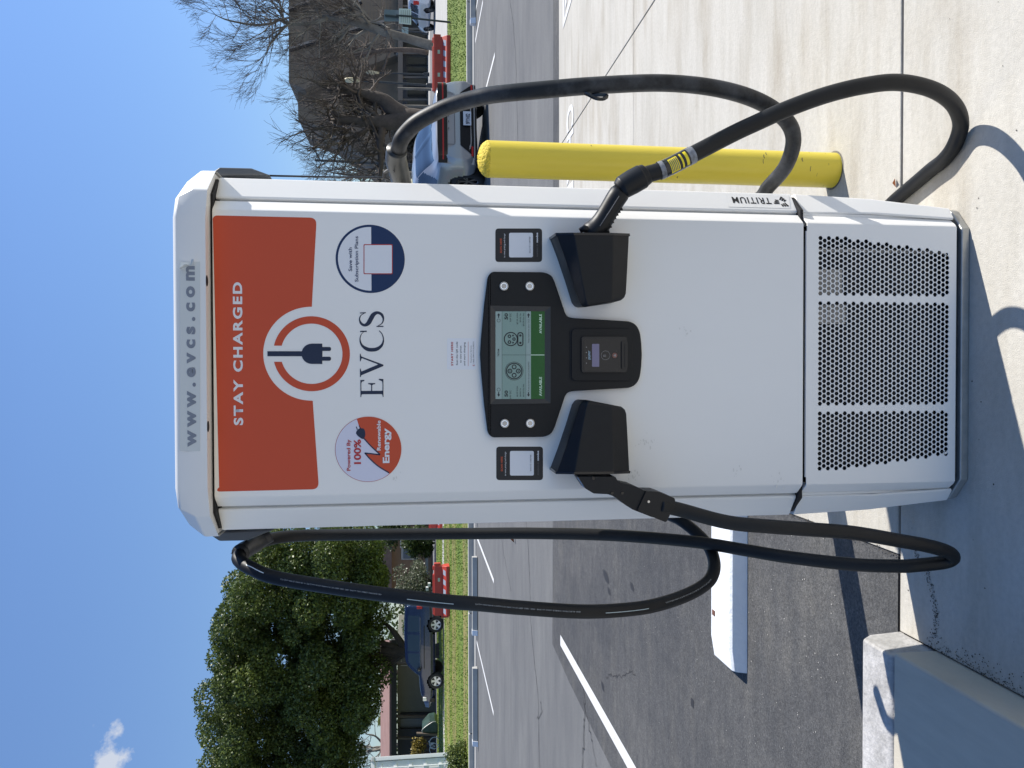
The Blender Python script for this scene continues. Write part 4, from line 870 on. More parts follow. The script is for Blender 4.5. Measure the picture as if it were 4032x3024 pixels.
# ================================================================== CARS
def catmull_grid(ctrl, nu, nv):
    ctrl = np.asarray(ctrl, float)
    def cr(A, n):
        A = np.concatenate([2*A[:1]-A[1:2], A, 2*A[-1:]-A[-2:-1]]); out = []
        for i in range(1, len(A)-2):
            for k in range(n):
                t = k/n; out.append(.5*((2*A[i])+(-A[i-1]+A[i+1])*t+(2*A[i-1]-5*A[i]+4*A[i+1]-A[i+2])*t*t+(-A[i-1]+3*A[i]-3*A[i+1]+A[i+2])*t**3))
        out.append(A[-1]); return np.array(out)
    G_ = cr(ctrl, nu); return np.swapaxes(cr(np.swapaxes(G_, 0, 1), nv), 0, 1)
def car(name, label, loc, rz, stations, wheels, wr, paint_m, glass, winside, extras=None, nu=8, nv=6, rim_m=METAL):
    """stations: (s, floor z, half width floor, half width mid, z mid, half width belt, z belt, half width roof, z roof)"""
    root = empty(name, label, 'car', loc, rz)
    ctrl = []
    for (s, zf, wf, wm, zm, wb, zb, wrf, zr) in stations:
        ctrl.append([(0, s, zf), (wf*.9, s, zf), (wm, s, zf+.12), (wm+.01, s, zm), (wb, s, zb), (wb*.55+wrf*.45, s, zb*.52+zr*.48), (wrf, s, zr-.055), (wrf*.72, s, zr), (0, s, zr+.012)])
    g = catmull_grid(ctrl, nu, nv); U, V = g.shape[:2]; body, gl, vs = [], [], []
    idx = lambda i, j, sd: (i*V+j)*2+sd
    for i in range(U):
        for j in range(V):
            x, y, z = g[i, j]; vs += [(max(x, 0), y, z), (-max(x, 0), y, z)]
    for i in range(U-1):
        for j in range(V-1):
            c = (g[i, j]+g[i+1, j]+g[i, j+1]+g[i+1, j+1])/4
            if any((c[1]-wy)**2+(c[2]-wr)**2 < (wr*1.12)**2 and c[0] > .45 and c[2] < wr*2.2 for wy in wheels): continue
            t = gl if winside(c[1], c[2], j/(V-1), c[0]) else body
            t.append((idx(i, j, 0), idx(i+1, j, 0), idx(i+1, j+1, 0), idx(i, j+1, 0))); t.append((idx(i, j, 1), idx(i, j+1, 1), idx(i+1, j+1, 1), idx(i+1, j, 1)))
    for i0 in (0, U-1):
        for j in range(V-1):
            f = (idx(i0, j, 0), idx(i0, j+1, 0), idx(i0, j+1, 1), idx(i0, j, 1)); body.append(f if i0 == 0 else f[::-1])
    def sub(nm, faces, m, off=0):
        used = sorted({q for f in faces for q in f}); mp = {q: k for k, q in enumerate(used)}
        o = link(nm, D.meshes.new(nm), m, root); o.data.from_pydata([vs[q] for q in used], [], [tuple(mp[q] for q in f) for f in faces]); o.data.update()
        bm = bmesh.new(); bm.from_mesh(o.data); bmesh.ops.remove_doubles(bm, verts=bm.verts, dist=1e-4); bmesh.ops.recalc_face_normals(bm, faces=bm.faces); bm.to_mesh(o.data); bm.free()
        o.data.polygons.foreach_set('use_smooth', [True]*len(o.data.polygons)); return o
    sub('body', body, paint_m)
    if gl:      # each window its own part
        adj = {}; 
        for k, f in enumerate(gl):
            for q in f: adj.setdefault(tuple(np.round(vs[q], 3)), []).append(k)
        seen = set()
        for k0 in range(len(gl)):
            if k0 in seen: continue
            st, comp = [k0], []; seen.add(k0)
            while st:
                k = st.pop(); comp.append(gl[k])
                for q in gl[k]:
                    for k2 in adj[tuple(np.round(vs[q], 3))]:
                        if k2 not in seen: seen.add(k2); st.append(k2)
            if len(comp) > 3: sub('window_glass', comp, glass)
    zmin = min(s[1] for s in stations); L = stations[-1][0]
    lo = MB(); lo.box((-.72, .25, zmin+.02), (.72, L-.2, .72)); lb = lo.build('underbody', DARKGAP, root, world=False)
    tyre = mat(name+'_tyre', (.012, .012, .013), .75)
    for wy in wheels:
        for sd in (1, -1):
            xo = stations[len(stations)//2][3]-.02; mb = MB(); n = 32; prof = [(wr*.62, 0), (wr*.66, .012), (wr*.95, .0), (wr, -.03), (wr, -.18), (wr*.9, -.21), (wr*.5, -.21)]
            mb.add([(sd*(xo+dx), wy+r_*math.cos(6.2832*k/n), wr+r_*math.sin(6.2832*k/n)) for r_, dx in prof for k in range(n)], [(j*n+k, j*n+(k+1) % n, (j+1)*n+(k+1) % n, (j+1)*n+k) for j in range(len(prof)-1) for k in range(n)])
            W = mb.build('wheel', tyre, root, smooth=True, world=False)
            mb = MB(); mb.add([(sd*(xo-.07), wy+wr*.62*math.cos(6.2832*k/n), wr+wr*.62*math.sin(6.2832*k/n)) for k in range(n)], [tuple(range(n))]); mb.build('wheel_well', DARKGAP, W, world=False)
            mb = MB()
            for k in range(5):
                a = 6.2832*k/5+.3
                for da in ((-.16, .16) if extras == 'sedan' else (0,)):
                    w_ = .020 if extras == 'sedan' else .06*wr/.35
                    p0 = Vector((sd*(xo-.02), wy, wr)); d = Vector((0, math.cos(a+da), math.sin(a+da))); s_ = Vector((0, -d.z, d.y))
                    mb.add([p0-s_*w_*.5, p0+s_*w_*.5, p0+d*wr*.63+s_*w_+Vector((sd*.015, 0, 0)), p0+d*wr*.63-s_*w_+Vector((sd*.015, 0, 0))], [(0, 1, 2, 3)])
            mb.add([(sd*(xo-.012), wy+wr*.13*math.cos(6.2832*k/n), wr+wr*.13*math.sin(6.2832*k/n)) for k in range(n)], [tuple(range(n))])
            mb.add([(sd*(xo+dx), wy+wr*q_*math.cos(6.2832*k/n), wr+wr*q_*math.sin(6.2832*k/n)) for q_, dx in ((.62, .004), (.57, -.01)) for k in range(n)], [(k, (k+1) % n, n+(k+1) % n, n+k) for k in range(n)])
            mb.build('rim', rim_m, W, world=False)
    return root
def cbox(root, name, a, b, m, bevel=.01, rot=None):
    return MB().box(a, b).build(name, m, root, world=False, bevel=bevel)
silver = mat('silver_paint', (.36, .36, .365), .30, .4, coat=.7); cglass = mat('car_glass', (.012, .02, .035), .06, spec=.9); blackgl = mat('gloss_trim', (.008, .008, .01), .1)
redl = mat('tail_red', (.30, .008, .012), .2, emis=.12); rim_d = mat('dark_rim', (.10, .10, .11), .35, .6)
sed = [(0.0, .34, .60, .80, .62, .74, .80, .66, .985), (.05, .26, .72, .87, .62, .82, .84, .74, 1.015), (.30, .20, .80, .925, .60, .90, .88, .80, 1.055), (.75, .20, .82, .935, .60, .915, .91, .70, 1.12), (1.25, .20, .82, .935, .60, .92, .93, .62, 1.27), (1.85, .20, .82, .935, .60, .92, .94, .58, 1.42), (2.6, .20, .82, .93, .60, .92, .93, .60, 1.46), (3.2, .20, .82, .93, .60, .915, .92, .62, 1.40), (3.75, .20, .82, .93, .60, .90, .90, .72, 1.10), (4.3, .22, .8, .91, .58, .85, .84, .72, .93), (4.7, .28, .66, .80, .52, .7, .70, .58, .78)]
def sedwin(y, z, t, x):
    if t > .80 and .42 < y < 1.72: return True                        # rear screen
    if .50 < t < .78 and .95 < y < 3.55: return z > .965 and z < min(1.34, 1.0+(y-.95)*.75) and not (2.22 < y < 2.30)
    return t > .80 and 3.05 < y < 3.8
CARX, CARY = (gnd(1932, 655).x+gnd(1928, 335).x)/2+.03, 13.15
S_ = car('silver_sedan', 'silver electric sedan with full width red light bar, parked facing the kerb', (CARX+.22, CARY, -.01), R(10), sed, (.98, 3.88), .345, silver, cglass, sedwin, 'sedan', rim_m=rim_d, nu=9, nv=9)
S_.scale = (.93, 1, 1)
def rear_y(x, o=.0):
    ax = abs(x); return (0 if ax < .5 else (ax-.5)**2*.35)+(0 if ax < .76 else (ax-.76)**2*5.5)-o
def rear_strip(name, x0, x1, z0f, z1f, o, m, n=24, lean=None):
    mb = MB(); vs = []
    for k in range(n+1):
        x = x0+(x1-x0)*k/n
        for zf in (z0f, z1f):
            z = zf(x) if callable(zf) else zf; ln = max(0, .62-z)*.0+0+max(0, .36-z)*.3
            vs.append((x, rear_y(x, o)+ln, z))
    mb.add(vs, [(2*k, 2*k+2, 2*k+3, 2*k+1) for k in range(n)])
    return mb.build(name, m, S_, world=False, smooth=True)
rear_strip('rear_fascia', -.905, .905, .27, lambda x: .86-.02*abs(x), .010, silver, 40)
LB = rear_strip('light_bar', -.90, .90, lambda x: .795-.0*abs(x), lambda x: .99-.05*max(0, abs(x)-.5), .022, blackgl, 40)
rear_strip('tail_light', -.86, .86, .865, .893, .030, redl, 40)
ins = lambda x: .30+.25*max(0, min(1, (.80-abs(x))/.22))
rear_strip('bumper_insert', -.82, .82, .235, ins, .024, BLACKP, 40)
rear_strip('bumper_blade', -.84, .84, .262, .285, .036, mat('blade_metal', (.35, .38, .42), .3, .6), 30)
for s in (1, -1): rear_strip('reflector', s*.60, s*.80, .30, .335, .034, redl, 6)
rear_strip('trunk_seam', -.56, .56, .652, .658, .024, DARKGAP, 20)
for s in (1, -1): rear_strip('trunk_seam', s*.57-.004, s*.57+.004, .66, .80, .026, DARKGAP, 2)
pl_m = mat('plate_white', (.62, .64, .68), .4)
PLT = cbox(S_, 'licence_plate', (-.155, -.055, .335), (.155, -.045, .49), pl_m, .002)
me = text_mesh('9FYH02', .02); co = np.array([v.co for v in me.vertices])
for v in me.vertices: v.co = (-.13+(v.co.x-co[:, 0].min())/np.ptp(co[:, 0])*.23, -.058, .36+v.co.y/.73*.085)
me.materials.clear(); link('plate_lettering', me, NAVY, PLT)
for x in (-.22, -.07, .07, .22): cbox(S_, 'badge_letter', (x-.02, -.034, .765), (x+.02, -.022, .775), DARKGAP, 0)
for s in (1, -1):
    cbox(S_, 'door_mirror', (s*.95-.08, 3.05, .95), (s*.95+.10, 3.15, 1.07), silver, .02)
# rear quarter glass and dark blue SUV, white hatchback
navyp = mat('suv_paint', (.004, .010, .040), .25, .1, coat=.7); whitep = mat('hatch_paint', (.60, .64, .70), .3, coat=1)
suv = [(0, .52, .62, .78, .80, .76, 1.02, .66, 1.60), (.05, .46, .72, .86, .80, .84, 1.05, .70, 1.74), (.35, .42, .78, .90, .80, .88, 1.07, .70, 1.80), (1.2, .40, .8, .91, .80, .89, 1.08, .70, 1.83), (2.2, .40, .8, .91, .80, .89, 1.08, .70, 1.81), (2.75, .40, .8, .91, .80, .88, 1.07, .68, 1.74), (3.15, .40, .8, .91, .80, .88, 1.07, .72, 1.38), (3.35, .40, .8, .91, .80, .87, 1.06, .76, 1.16), (4.1, .42, .78, .90, .80, .84, 1.0, .76, 1.09), (4.45, .5, .66, .82, .76, .76, .92, .66, .98)]
def suvwin(y, z, t, x):
    if 1.12 < z < 1.66 and .40 < y < 3.2 and t < .8: return not any(abs(y-p) < .05 for p in (1.25, 2.15)) and z < 1.70-.9*max(0, y-2.55)
    return False
s0 = gnd(1748, 2460, .1); s1 = gnd(1748, 2697, .1)
SUV = car('blue_suv', 'boxy dark navy SUV parked in front of the shaded low house', (s0.x+.88, s0.y+.93, .1), R(90), suv, (.88, 3.52), .37, navyp, mat('suv_glass', (.035, .055, .075), .12), suvwin, None, rim_m=mat('suv_rim', (.6, .6, .62), .35, .5))
for a, b, m in (((-.90, 4.25, .82), (-.72, 4.42, .98), mat('lamp_clear', (.7, .7, .68), .2)), ((-.92, -.02, 1.0), (-.76, .10, 1.25), redl), ((-.925, .9, .90), (-.90, 2.9, .94), blackgl), ((-.92, .5, 1.095), (-.895, 2.9, 1.115), METAL)): cbox(SUV, 'headlight' if m.name.startswith('lamp') else ('tail_light' if m is redl else 'side_trim'), (a[0]-.02, a[1], a[2]), b, m, .01)
cbox(SUV, 'front_bumper', (-.86, 4.30, .42), (.86, 4.52, .66), BLACKP, .03); cbox(SUV, 'door_mirror', (-1.04, 2.85, 1.08), (-.90, 2.97, 1.24), blackgl, .03)
hat = [(0, .40, .6, .74, .70, .72, .92, .58, 1.30), (.06, .32, .7, .82, .70, .80, .95, .62, 1.46), (.4, .26, .76, .86, .68, .84, .97, .62, 1.56), (1.3, .24, .78, .87, .68, .85, .98, .60, 1.60), (2.2, .24, .78, .87, .68, .85, .97, .60, 1.55), (2.8, .24, .78, .87, .66, .84, .95, .66, 1.28), (3.2, .24, .78, .87, .66, .82, .92, .70, 1.05), (3.8, .28, .7, .82, .6, .74, .82, .66, .88), (4.05, .34, .6, .7, .55, .62, .7, .52, .74)]
def hatwin(y, z, t, x): return 1.0 < z < 1.44 and .35 < y < 2.95 and t < .8 and abs(y-1.35) > .05 and z < 1.46-.42*max(0, y-1.9)
wc = gnd(1712, 150, .1)
HAT = car('white_hatchback', 'white hatchback parked across the street behind the two-panel sign', (gnd(1709, 116, .1).x+.87, gnd(1709, 116, .1).y-3.22, .1), 0, hat, (.72, 3.22), .32, whitep, cglass, hatwin, None, rim_m=rim_d)
cbox(HAT, 'tail_light', (-.86, .0, .95), (-.68, .16, 1.28), redl, .02); cbox(HAT, 'door_mirror', (-1.0, 2.5, .95), (-.86, 2.6, 1.08), blackgl, .02)
# ================================================================== WATER BARRIERS
orangeb = mat('barrier_orange', (.52, .055, .035), .5, var=.12, vscale=3); orangel = mat('barrier_face', (.50, .06, .04), .5, var=.15, vscale=4)
refl = mat('barrier_sheeting', (.42, .46, .52), .35)
def barrier(x, y, z, rz, lab, L=2.1, H=.60):
    r = empty('water_barrier', lab, 'barrier', (x, y, z), rz, group='orange plastic water-filled barriers on the grass')
    side = [(-.30, 0), (-.30, .13), (-.18, .26), (-.13, .30), (-.10, H), (.10, H), (.13, .30), (.18, .26), (.30, .13), (.30, 0)]
    mb = MB(); mb.add([(xx*L/2, yy, zz) for xx in (-1+.09, 1-.09) for yy, zz in side], [(k, (k+1) % 10, 10+(k+1) % 10, 10+k) for k in range(10)]+[tuple(range(10)), tuple(range(10, 20))])
    mb.build('barrier_body', orangeb, r, bevel=.02, world=False)
    for s, z0, z1 in ((1, .34, .60), (-1, .05, .33)):
        cbox(r, 'interlock_lug', (min(s*L*.44, s*L*.5), -.09, z0), (max(s*L*.44, s*L*.5), .09, z1), orangel, .02)
    cbox(r, 'top_ridge', (-L*.44, -.06, H-.01), (L*.30, .06, H+.05), orangel, .02); cbox(r, 'top_ridge', (L*.37, -.06, H-.01), (L*.45, .06, H+.05), orangel, .02)
    for k in range(5):
        x0 = -L*.40+k*L*.175
        mb = MB(); mb.add([(x0, -.1475-.012, .30), (x0+.20, -.1475-.012, .30), (x0+.14, -.1475-.05, .17), (x0-.06, -.1475-.05, .17)], [(0, 1, 2, 3)])
        for v in range(4): pass
        o = mb.build('reflective_stripe', refl, r, world=False); 
        o.data.vertices[0].co.y = o.data.vertices[1].co.y = -.190; o.data.vertices[2].co.y = o.data.vertices[3].co.y = -.272
        for q_, zz in ((0, .255), (1, .255), (2, .165), (3, .165)): o.data.vertices[q_].co.z = zz
    for x0 in (-L*.18, L*.20): cbox(r, 'fork_hole', (x0-.07, -.128, .37), (x0+.07, -.112, .46), mat('hole_pale', (.5, .55, .45), .6), .01)
    return r
b1_ = gnd(1775, 145, .1); b2_ = gnd(1775, 345, .1); c_ = (b1_+b2_)/2
barrier(c_.x, c_.y+.3, .1, R(-2), 'orange water barrier with diagonal white stripes, at the verge right of the silver sedan')
b3_ = (gnd(1772, 2210, .1)+gnd(1772, 2450, .1))/2; barrier(b3_.x, b3_.y+.3, .1, R(3), 'orange water barrier on the grass in front of the dark blue SUV')
b4_ = gnd(1742, 2046, .1); barrier(b4_.x+.3, b4_.y, .1, R(2), 'far orange water barrier showing between the station edge and its cable')
# ================================================================== SIGN, LAMPS
postm = mat('post_dark', (.035, .04, .045), .5); backm = mat('sign_back', (.20, .23, .26), .5, .3)
sg = gnd(1775, 88, .1); sr = empty('roadside_sign', 'steel sign post carrying a blank grey panel above a white printed board', 'sign', (sg.x, sg.y, .1))
tp = at(1513, 82, sg.y)
def sp(px, py, dy=0): return at(px, py, sg.y+dy)
MB().tube([Vector((sg.x, sg.y, .1)), at(1516, 60, sg.y)], .035, 8).build('post', postm, sr)
def quad3(name, P4, t, m, par): return MB().prism(P4, (0, t, 0)).build(name, m, par)
quad3('grey_panel', [sp(1513, 37, .05), sp(1513, 83, .05), sp(1574, 84, .05), sp(1574, 40, .05)], .02, backm, sr)
WP = quad3('white_panel', [sp(1571, 33, -.06), sp(1571, 92, -.06), sp(1619, 97, -.06), sp(1619, 35, -.06)], .015, mat('sign_white', (.82, .80, .78), .5), sr)
for k in range(5):
    x = 1578+k*8; MB().add([sp(x, 40, -.065), sp(x, 88+k, -.065), sp(x+2.6, 88+k, -.065), sp(x+2.6, 40, -.065)], [(0, 1, 2, 3)]).build('print_line', mat('print_grey', (.35, .36, .38), .5), WP)
MB().tube([sp(1560, 60, -.08), sp(1625, 65, -.08)], .03, 8).build('post_front', postm, sr)
lampg = mat('lamp_globe', (.62, .55, .36), .4); 
def post_lamp(px, pyb, pyt, pxt, Yd, lab, arm=False, sign=False):
    g = gnd(px, pyb, .1); yy = g.y if Yd is None else Yd; b = at(px, pyb, yy); t = at(pxt, pyt, yy)
    r = empty('street_lamp', lab, 'street lamp', (b.x, yy, b.z), group='black post lamps in front of the brown building')
    MB().tube([b, b+(t-b)*.12, b+(t-b)*.13, t], [.16, .14, .07, .06], 10).build('post', postm, r)
    MB().tube([t-Vector((0, 0, .1)), t+Vector((0, 0, .15)), t+Vector((0, 0, .45)), t+Vector((0, 0, .75)), t+Vector((0, 0, .95))], [.08, .11, .17, .15, .05], 10).build('lantern', lampg, r, smooth=True)
    if sign:
        q = at(1595, 122, yy-.1); MB().box((q.x-.28, yy-.12, q.z-.24), (q.x+.28, yy-.08, q.z+.24)).build('small_sign', mat('small_sign', (.35, .45, .42), .5), r)
post_lamp(1688, 130, 114, 1482, 56, 'black post lamp with a small pale sign, behind the white hatchback', sign=True)
post_lamp(1692, 293, 287, 1488, 60, 'slim black post lamp right beside the pale tree stem')
post_lamp(1716, 338, 317, 1415, 46, 'tallest black post lamp, above the end of the orange barrier')
pb, ptp = at(1705, 652, 58), at(1240, 631, 58); r = empty('street_lamp', 'tall thin street light with long curved arm against the sky', 'street lamp', (pb.x, 58, pb.z))
MB().tube([pb, ptp], [.13, .09], 8).build('pole', postm, r)
MB().tube(spline([at(1262, 632, 58), at(1246, 604, 58), at(1236, 575, 58), at(1231, 545, 58)], 5), .065, 6).build('arm', postm, r)
MB().tube([at(1229, 550, 58), at(1230, 520, 58)], [.14, .06], 6).build('lamp_head', postm, r)
# ================================================================== BUILDINGS
BY = 67.0
shing = mat('brown_shingle', (.17, .14, .112), .85, col2=(.25, .205, .15), vscale=1.6, stretch=(1, 1, .35), bump=.5, bscale=6)
trimm = mat('roof_trim', (.28, .25, .22), .7); wallm = mat('storefront_wall', (.09, .092, .095), .7, var=.2, vscale=.5); beam = mat('eave_beam', (.20, .17, .14), .7)
BB = empty('brown_building', 'large brown shingled building with slanting roof trims behind the bare trees', 'building', (at(1690, 100, BY).x, BY, at(1690, 100, BY).z))
def bp(px, py, dy=0): return at(px, py, BY+dy)
def facade(name, poly, dy, t, m): return MB().prism([bp(x, y, dy) for x, y in poly], (0, t, 0)).build(name, m, BB)
facade('roof', [(1137, -420), (1137, 323), (1200, 350), (1568, 215), (1568, -420)], .6, 6, shing)
facade('roof', [(1172, 340), (1174, 468), (1300, 515), (1470, 640), (1575, 640), (1575, 200), (1300, 315)], 2.2, 8, shing)
facade('roof', [(1290, 350), (1500, 640), (1600, 645), (1600, 380)], 4.6, 2, mat('roof_far', (.11, .10, .09), .85, var=.2, vscale=1))
for a, b in (((1134, 33), (1242, -8)), ((1136, 190), (1402, 108)), ((1402, 108), (1512, 82)), ((1290, 60), (1420, 0)), ((1576, 200), (1560, 215))):
    A_, B_ = bp(*a, .45), bp(*b, .45); d = (B_-A_).normalized(); n_ = Vector((-d.z, 0, d.x))*.10
    MB().prism([A_-n_, B_-n_, B_+n_, A_+n_], (0, .35, 0)).build('roof_trim', trimm, BB)
    MB().prism([A_-n_*3.0, B_-n_*3.0, B_-n_, A_-n_], (0, .2, 0)).build('painted_trim_shade', DARKGAP, BB)  # black strip painting in the shade below each trim
# rows of shingle courses as real laths
cr_ = MB()
for k in range(34):
    px = 1145+k*12.6; A_, B_ = bp(px, 322-(0 if px < 1200 else (px-1200)*.36)+0, .56), bp(px, -400, .56); cr_.prism([A_, B_, B_-Vector((0, 0, .05)), A_-Vector((0, 0, .05))], (0, .06, 0))
tag(cr_.build('shingle_courses', shing, BB), kind='stuff')
facade('wall', [(1575, -420), (1575, 430), (1692, 430), (1692, -420)], 2.4, 8, wallm)
facade('eave', [(1567, -420), (1567, 395), (1586, 395), (1586, -420)], -.3, .9, beam)
wg = mat('shop_glass', (.02, .025, .03), .15); wf = mat('shop_frame', (.13, .12, .11), .6)
for y0 in (-360, -250, -150, -60, 30, 118, 165, 222, 262, 305, 350, 392):
    f = facade('window', [(1600, y0), (1600, y0+34), (1684, y0+34), (1684, y0)], 2.32, .1, wf)
    MB().prism([bp(x, y, 2.25) for x, y in ((1605, y0+4), (1605, y0+30), (1678, y0+30), (1678, y0+4))], (0, .06, 0)).build('pane', wg, f)
for y0 in (-300, -100, 20, 110, 205, 300, 388): facade('post', [(1586, y0), (1586, y0+7), (1692, y0+7), (1692, y0)], -.1, .3, beam)
facade('wall', [(1560, 430), (1560, 640), (1692, 640), (1692, 430)], 3, 6, mat('side_wall', (.13, .13, .13), .8))
facade('plinth', [(1686, -420), (1686, 640), (1702, 640), (1702, -420)], -1.6, 1.2, walkm)
# extended wing further right so the building has an end, plus hidden return
# ---- low house left
HY = 50.0
HS_ = empty('low_house', 'low shaded house with dark eaves and pinkish roof behind the dark SUV', 'house', (at(1720, 2760, HY).x, HY, 0))
def hp(px, py, dy=0): return at(px, py, HY+dy)
def hf(name, poly, dy, t, m): return MB().prism([hp(x, y, dy) for x, y in poly], (0, t, 0)).build(name, m, HS_)
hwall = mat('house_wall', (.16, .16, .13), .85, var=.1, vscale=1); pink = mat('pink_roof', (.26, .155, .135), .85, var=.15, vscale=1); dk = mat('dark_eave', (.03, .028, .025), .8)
hf('wall', [(1565, 2530), (1565, 2990), (1726, 2990), (1726, 2530)], 0, 6, hwall)
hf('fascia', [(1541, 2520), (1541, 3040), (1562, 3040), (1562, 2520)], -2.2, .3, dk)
MB().prism([hp(1541, 2520, -2.0), hp(1541, 3040, -2.0), hp(1505, 3040, 3.5), hp(1505, 2520, 3.5)], (0, 0, .12)).build('roof', pink, HS_)
hf('garage_door', [(1578, 2830), (1578, 2865), (1700, 2862), (1700, 2828)], -.1, .12, mat('grey_door', (.16, .17, .18), .7))
hf('doorway', [(1576, 2806), (1576, 2829), (1706, 2829), (1706, 2806)], -.08, .1, DARKGAP)
for y in (2612, 2820, 2905): hf('post', [(1560, y), (1560, y+7), (1722, y+7), (1722, y)], -1.9, .2, mat('post_brown', (.10, .08, .06), .8))
W1 = hf('window', [(1578, 2584), (1578, 2622), (1612, 2622), (1612, 2584)], -.1, .1, mat('pale_frame', (.45, .45, .45), .6)); MB().prism([hp(x, y, -.14) for x, y in ((1582, 2588), (1582, 2618), (1608, 2618), (1608, 2588))], (0, .04, 0)).build('pane', wg, W1)
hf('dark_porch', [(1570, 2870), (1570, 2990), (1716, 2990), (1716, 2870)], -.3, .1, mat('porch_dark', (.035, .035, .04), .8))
# ---- tan house behind the cable
TH = empty('tan_house', 'tan stucco house with barred window between tree and station', 'house', (at(1700, 2160, 56).x, 56, 0))
def th(name, poly, dy, t, m, par=None): return MB().prism([at(x, y, 56+dy) for x, y in poly], (0, t, 0)).build(name, m, par or TH)
tan = mat('tan_stucco', (.30, .20, .13), .9, var=.1, vscale=1); th('wall', [(1540, 2040), (1540, 2330), (1700, 2330), (1700, 2040)], 0, 6, tan)
th('roof', [(1505, 2020), (1505, 2350), (1542, 2350), (1542, 2020)], -.6, 6, mat('tan_roof', (.22, .15, .12), .9, var=.2, vscale=2))
F_ = th('window', [(1580, 2154), (1580, 2204), (1647, 2204), (1647, 2154)], -.1, .12, mat('window_frame_pale', (.52, .52, .52), .5)); th('pane', [(1588, 2158), (1588, 2199), (1642, 2199), (1642, 2158)], -.14, .05, mat('blue_pane', (.10, .13, .19), .3), F_)
for k in range(9): th('louvre', [(1588, 2160+k*4.4), (1588, 2161.6+k*4.4), (1642, 2161.6+k*4.4), (1642, 2160+k*4.4)], -.17, .03, mat('louvre', (.30, .34, .40), .5), F_)
th('gutter_pipe', [(1575, 2128), (1575, 2158), (1580, 2158), (1580, 2128)], -.2, .1, mat('pipe_white', (.6, .6, .6), .5))
pw = empty('low_wall', 'low pale garden wall at the far edge of the lawn', 'wall', (at(1700, 2200, 50).x, 50, 0)); MB().prism([at(x, y, 50) for x, y in ((1676, 2180), (1676, 2262), (1686, 2262), (1686, 2180))], (0, .3, 0)).build('wall', mat('pale_wall', (.5, .5, .47), .8), pw)
for (x, y) in ((1682, 2322), (1690, 2306)):
    o = MB().prism([at(x_, y_, 44) for x_, y_ in ((x-5, y-9), (x-5, y+5), (x+5, y+5), (x+5, y-9))], (0, .2, 0)).build('utility_box', mat('box_white', (.7, .7, .7), .5)); tag(o, 'small white utility box on the lawn, the %s of a pair' % ('nearer' if x == 1690 else 'farther'), 'utility box', 'white utility boxes beside the left cable')
# ---- shipping container
cq = gnd(1770, 2962, .12); CO = empty('shipping_container', 'white shipping container cut by the frame at the lower left lawn', 'container', (cq.x, cq.y, .12), R(33))
cw = mat('container_white', (.74, .75, .75), .5, var=.05, vscale=2); CH_ = at(1462, 2978, cq.y).z-.12
def cb(name, a, b, m=None, bev=.01): return MB().box(a, b).build(name, m or cw, CO, world=False, bevel=bev)
cb('side_wall', (-2.4, .12, .1), (-.04, 6, CH_-.05)); cb('roof', (-2.44, .1, CH_-.06), (0, 6.05, CH_-.01))
for x0 in (-.14, -2.44): cb('corner_post', (x0, -.02, 0), (x0+.14, .14, CH_))
cb('bottom_rail', (-2.3, 0, 0), (-.14, .12, .15)); cb('top_rail', (-2.3, 0, CH_-.14), (-.14, .12, CH_-.01))
for x0 in (-1.21, -2.28):
    d_ = cb('door', (x0, .05, .16), (x0+1.05, .10, CH_-.15))
    for k in range(5): MB().box((x0+.06, .028, .30+k*(CH_-.6)/4.2), (x0+.99, .052, .30+k*(CH_-.6)/4.2+.13)).build('door_rib', cw, d_, world=False, bevel=.012)
    for xx in (.25, .80): MB().tube([(x0+xx, .005, .1), (x0+xx, .005, CH_-.08)], .022, 8).build('lock_rod', cw, d_, world=False)
for z_ in (0, CH_-.13): cb('corner_casting', (-.17, -.04, z_), (.01, .16, z_+.14), mat('casting', (.45, .45, .44), .6), .02)
# clutter beside the container: green boat windscreen shape, bicycle
gc = empty('covered_boat', 'small dark green covered boat on the lawn edge near the container', 'boat', (at(1715, 2870, 44).x, 44, .1))
gp_ = lambda x, y, dy=0: at(x, y, 44+dy)
MB().prism([gp_(1712, 2838), (gp_(1690, 2842)), gp_(1664, 2872), gp_(1662, 2884), gp_(1700, 2892), gp_(1722, 2890), gp_(1726, 2850)], (0, 1.2, 0)).build('hull_cover', mat('cover_green', (.03, .06, .05), .4, var=.5, vscale=3), gc, bevel=.05)
MB().prism([gp_(1640, 2888, -.1), gp_(1640, 2895, -.1), gp_(1722, 2898, -.1), gp_(1722, 2890, -.1)], (0, .2, 0)).build('wooden_post', mat('post_wood', (.13, .10, .08), .8), gc)
MB().tube(spline([gp_(1716, 2842, -.1), gp_(1700, 2845, -.1), gp_(1664, 2872, -.1), gp_(1665, 2886, -.1)], 4), .03, 6).build('windscreen_frame', mat('frame_grey', (.25, .27, .27), .4), gc)
bk = empty('bicycle', 'white bicycle leaning beside the covered boat', 'bicycle', (at(1722, 2935, 42).x, 42, .1)); bkm = mat('bike_white', (.6, .62, .62), .4)
bq = lambda x, y: at(x, y, 42)
for (x, y) in ((1711, 2925), (1712, 2950)):
    c_ = bq(x, y); MB().tube([c_+Vector((.33*math.cos(a), 0, .30*math.sin(a))) for a in np.linspace(0, 6.2832, 20)], .02, 5).build('wheel', bkm, bk)
for P_ in ([(1711, 2925), (1695, 2930), (1693, 2945), (1712, 2950)], [(1695, 2930), (1714, 2938), (1693, 2945)], [(1711, 2925), (1690, 2926), (1688, 2918)]): MB().tube([bq(*p) for p in P_], .02, 5).build('frame', bkm, bk)
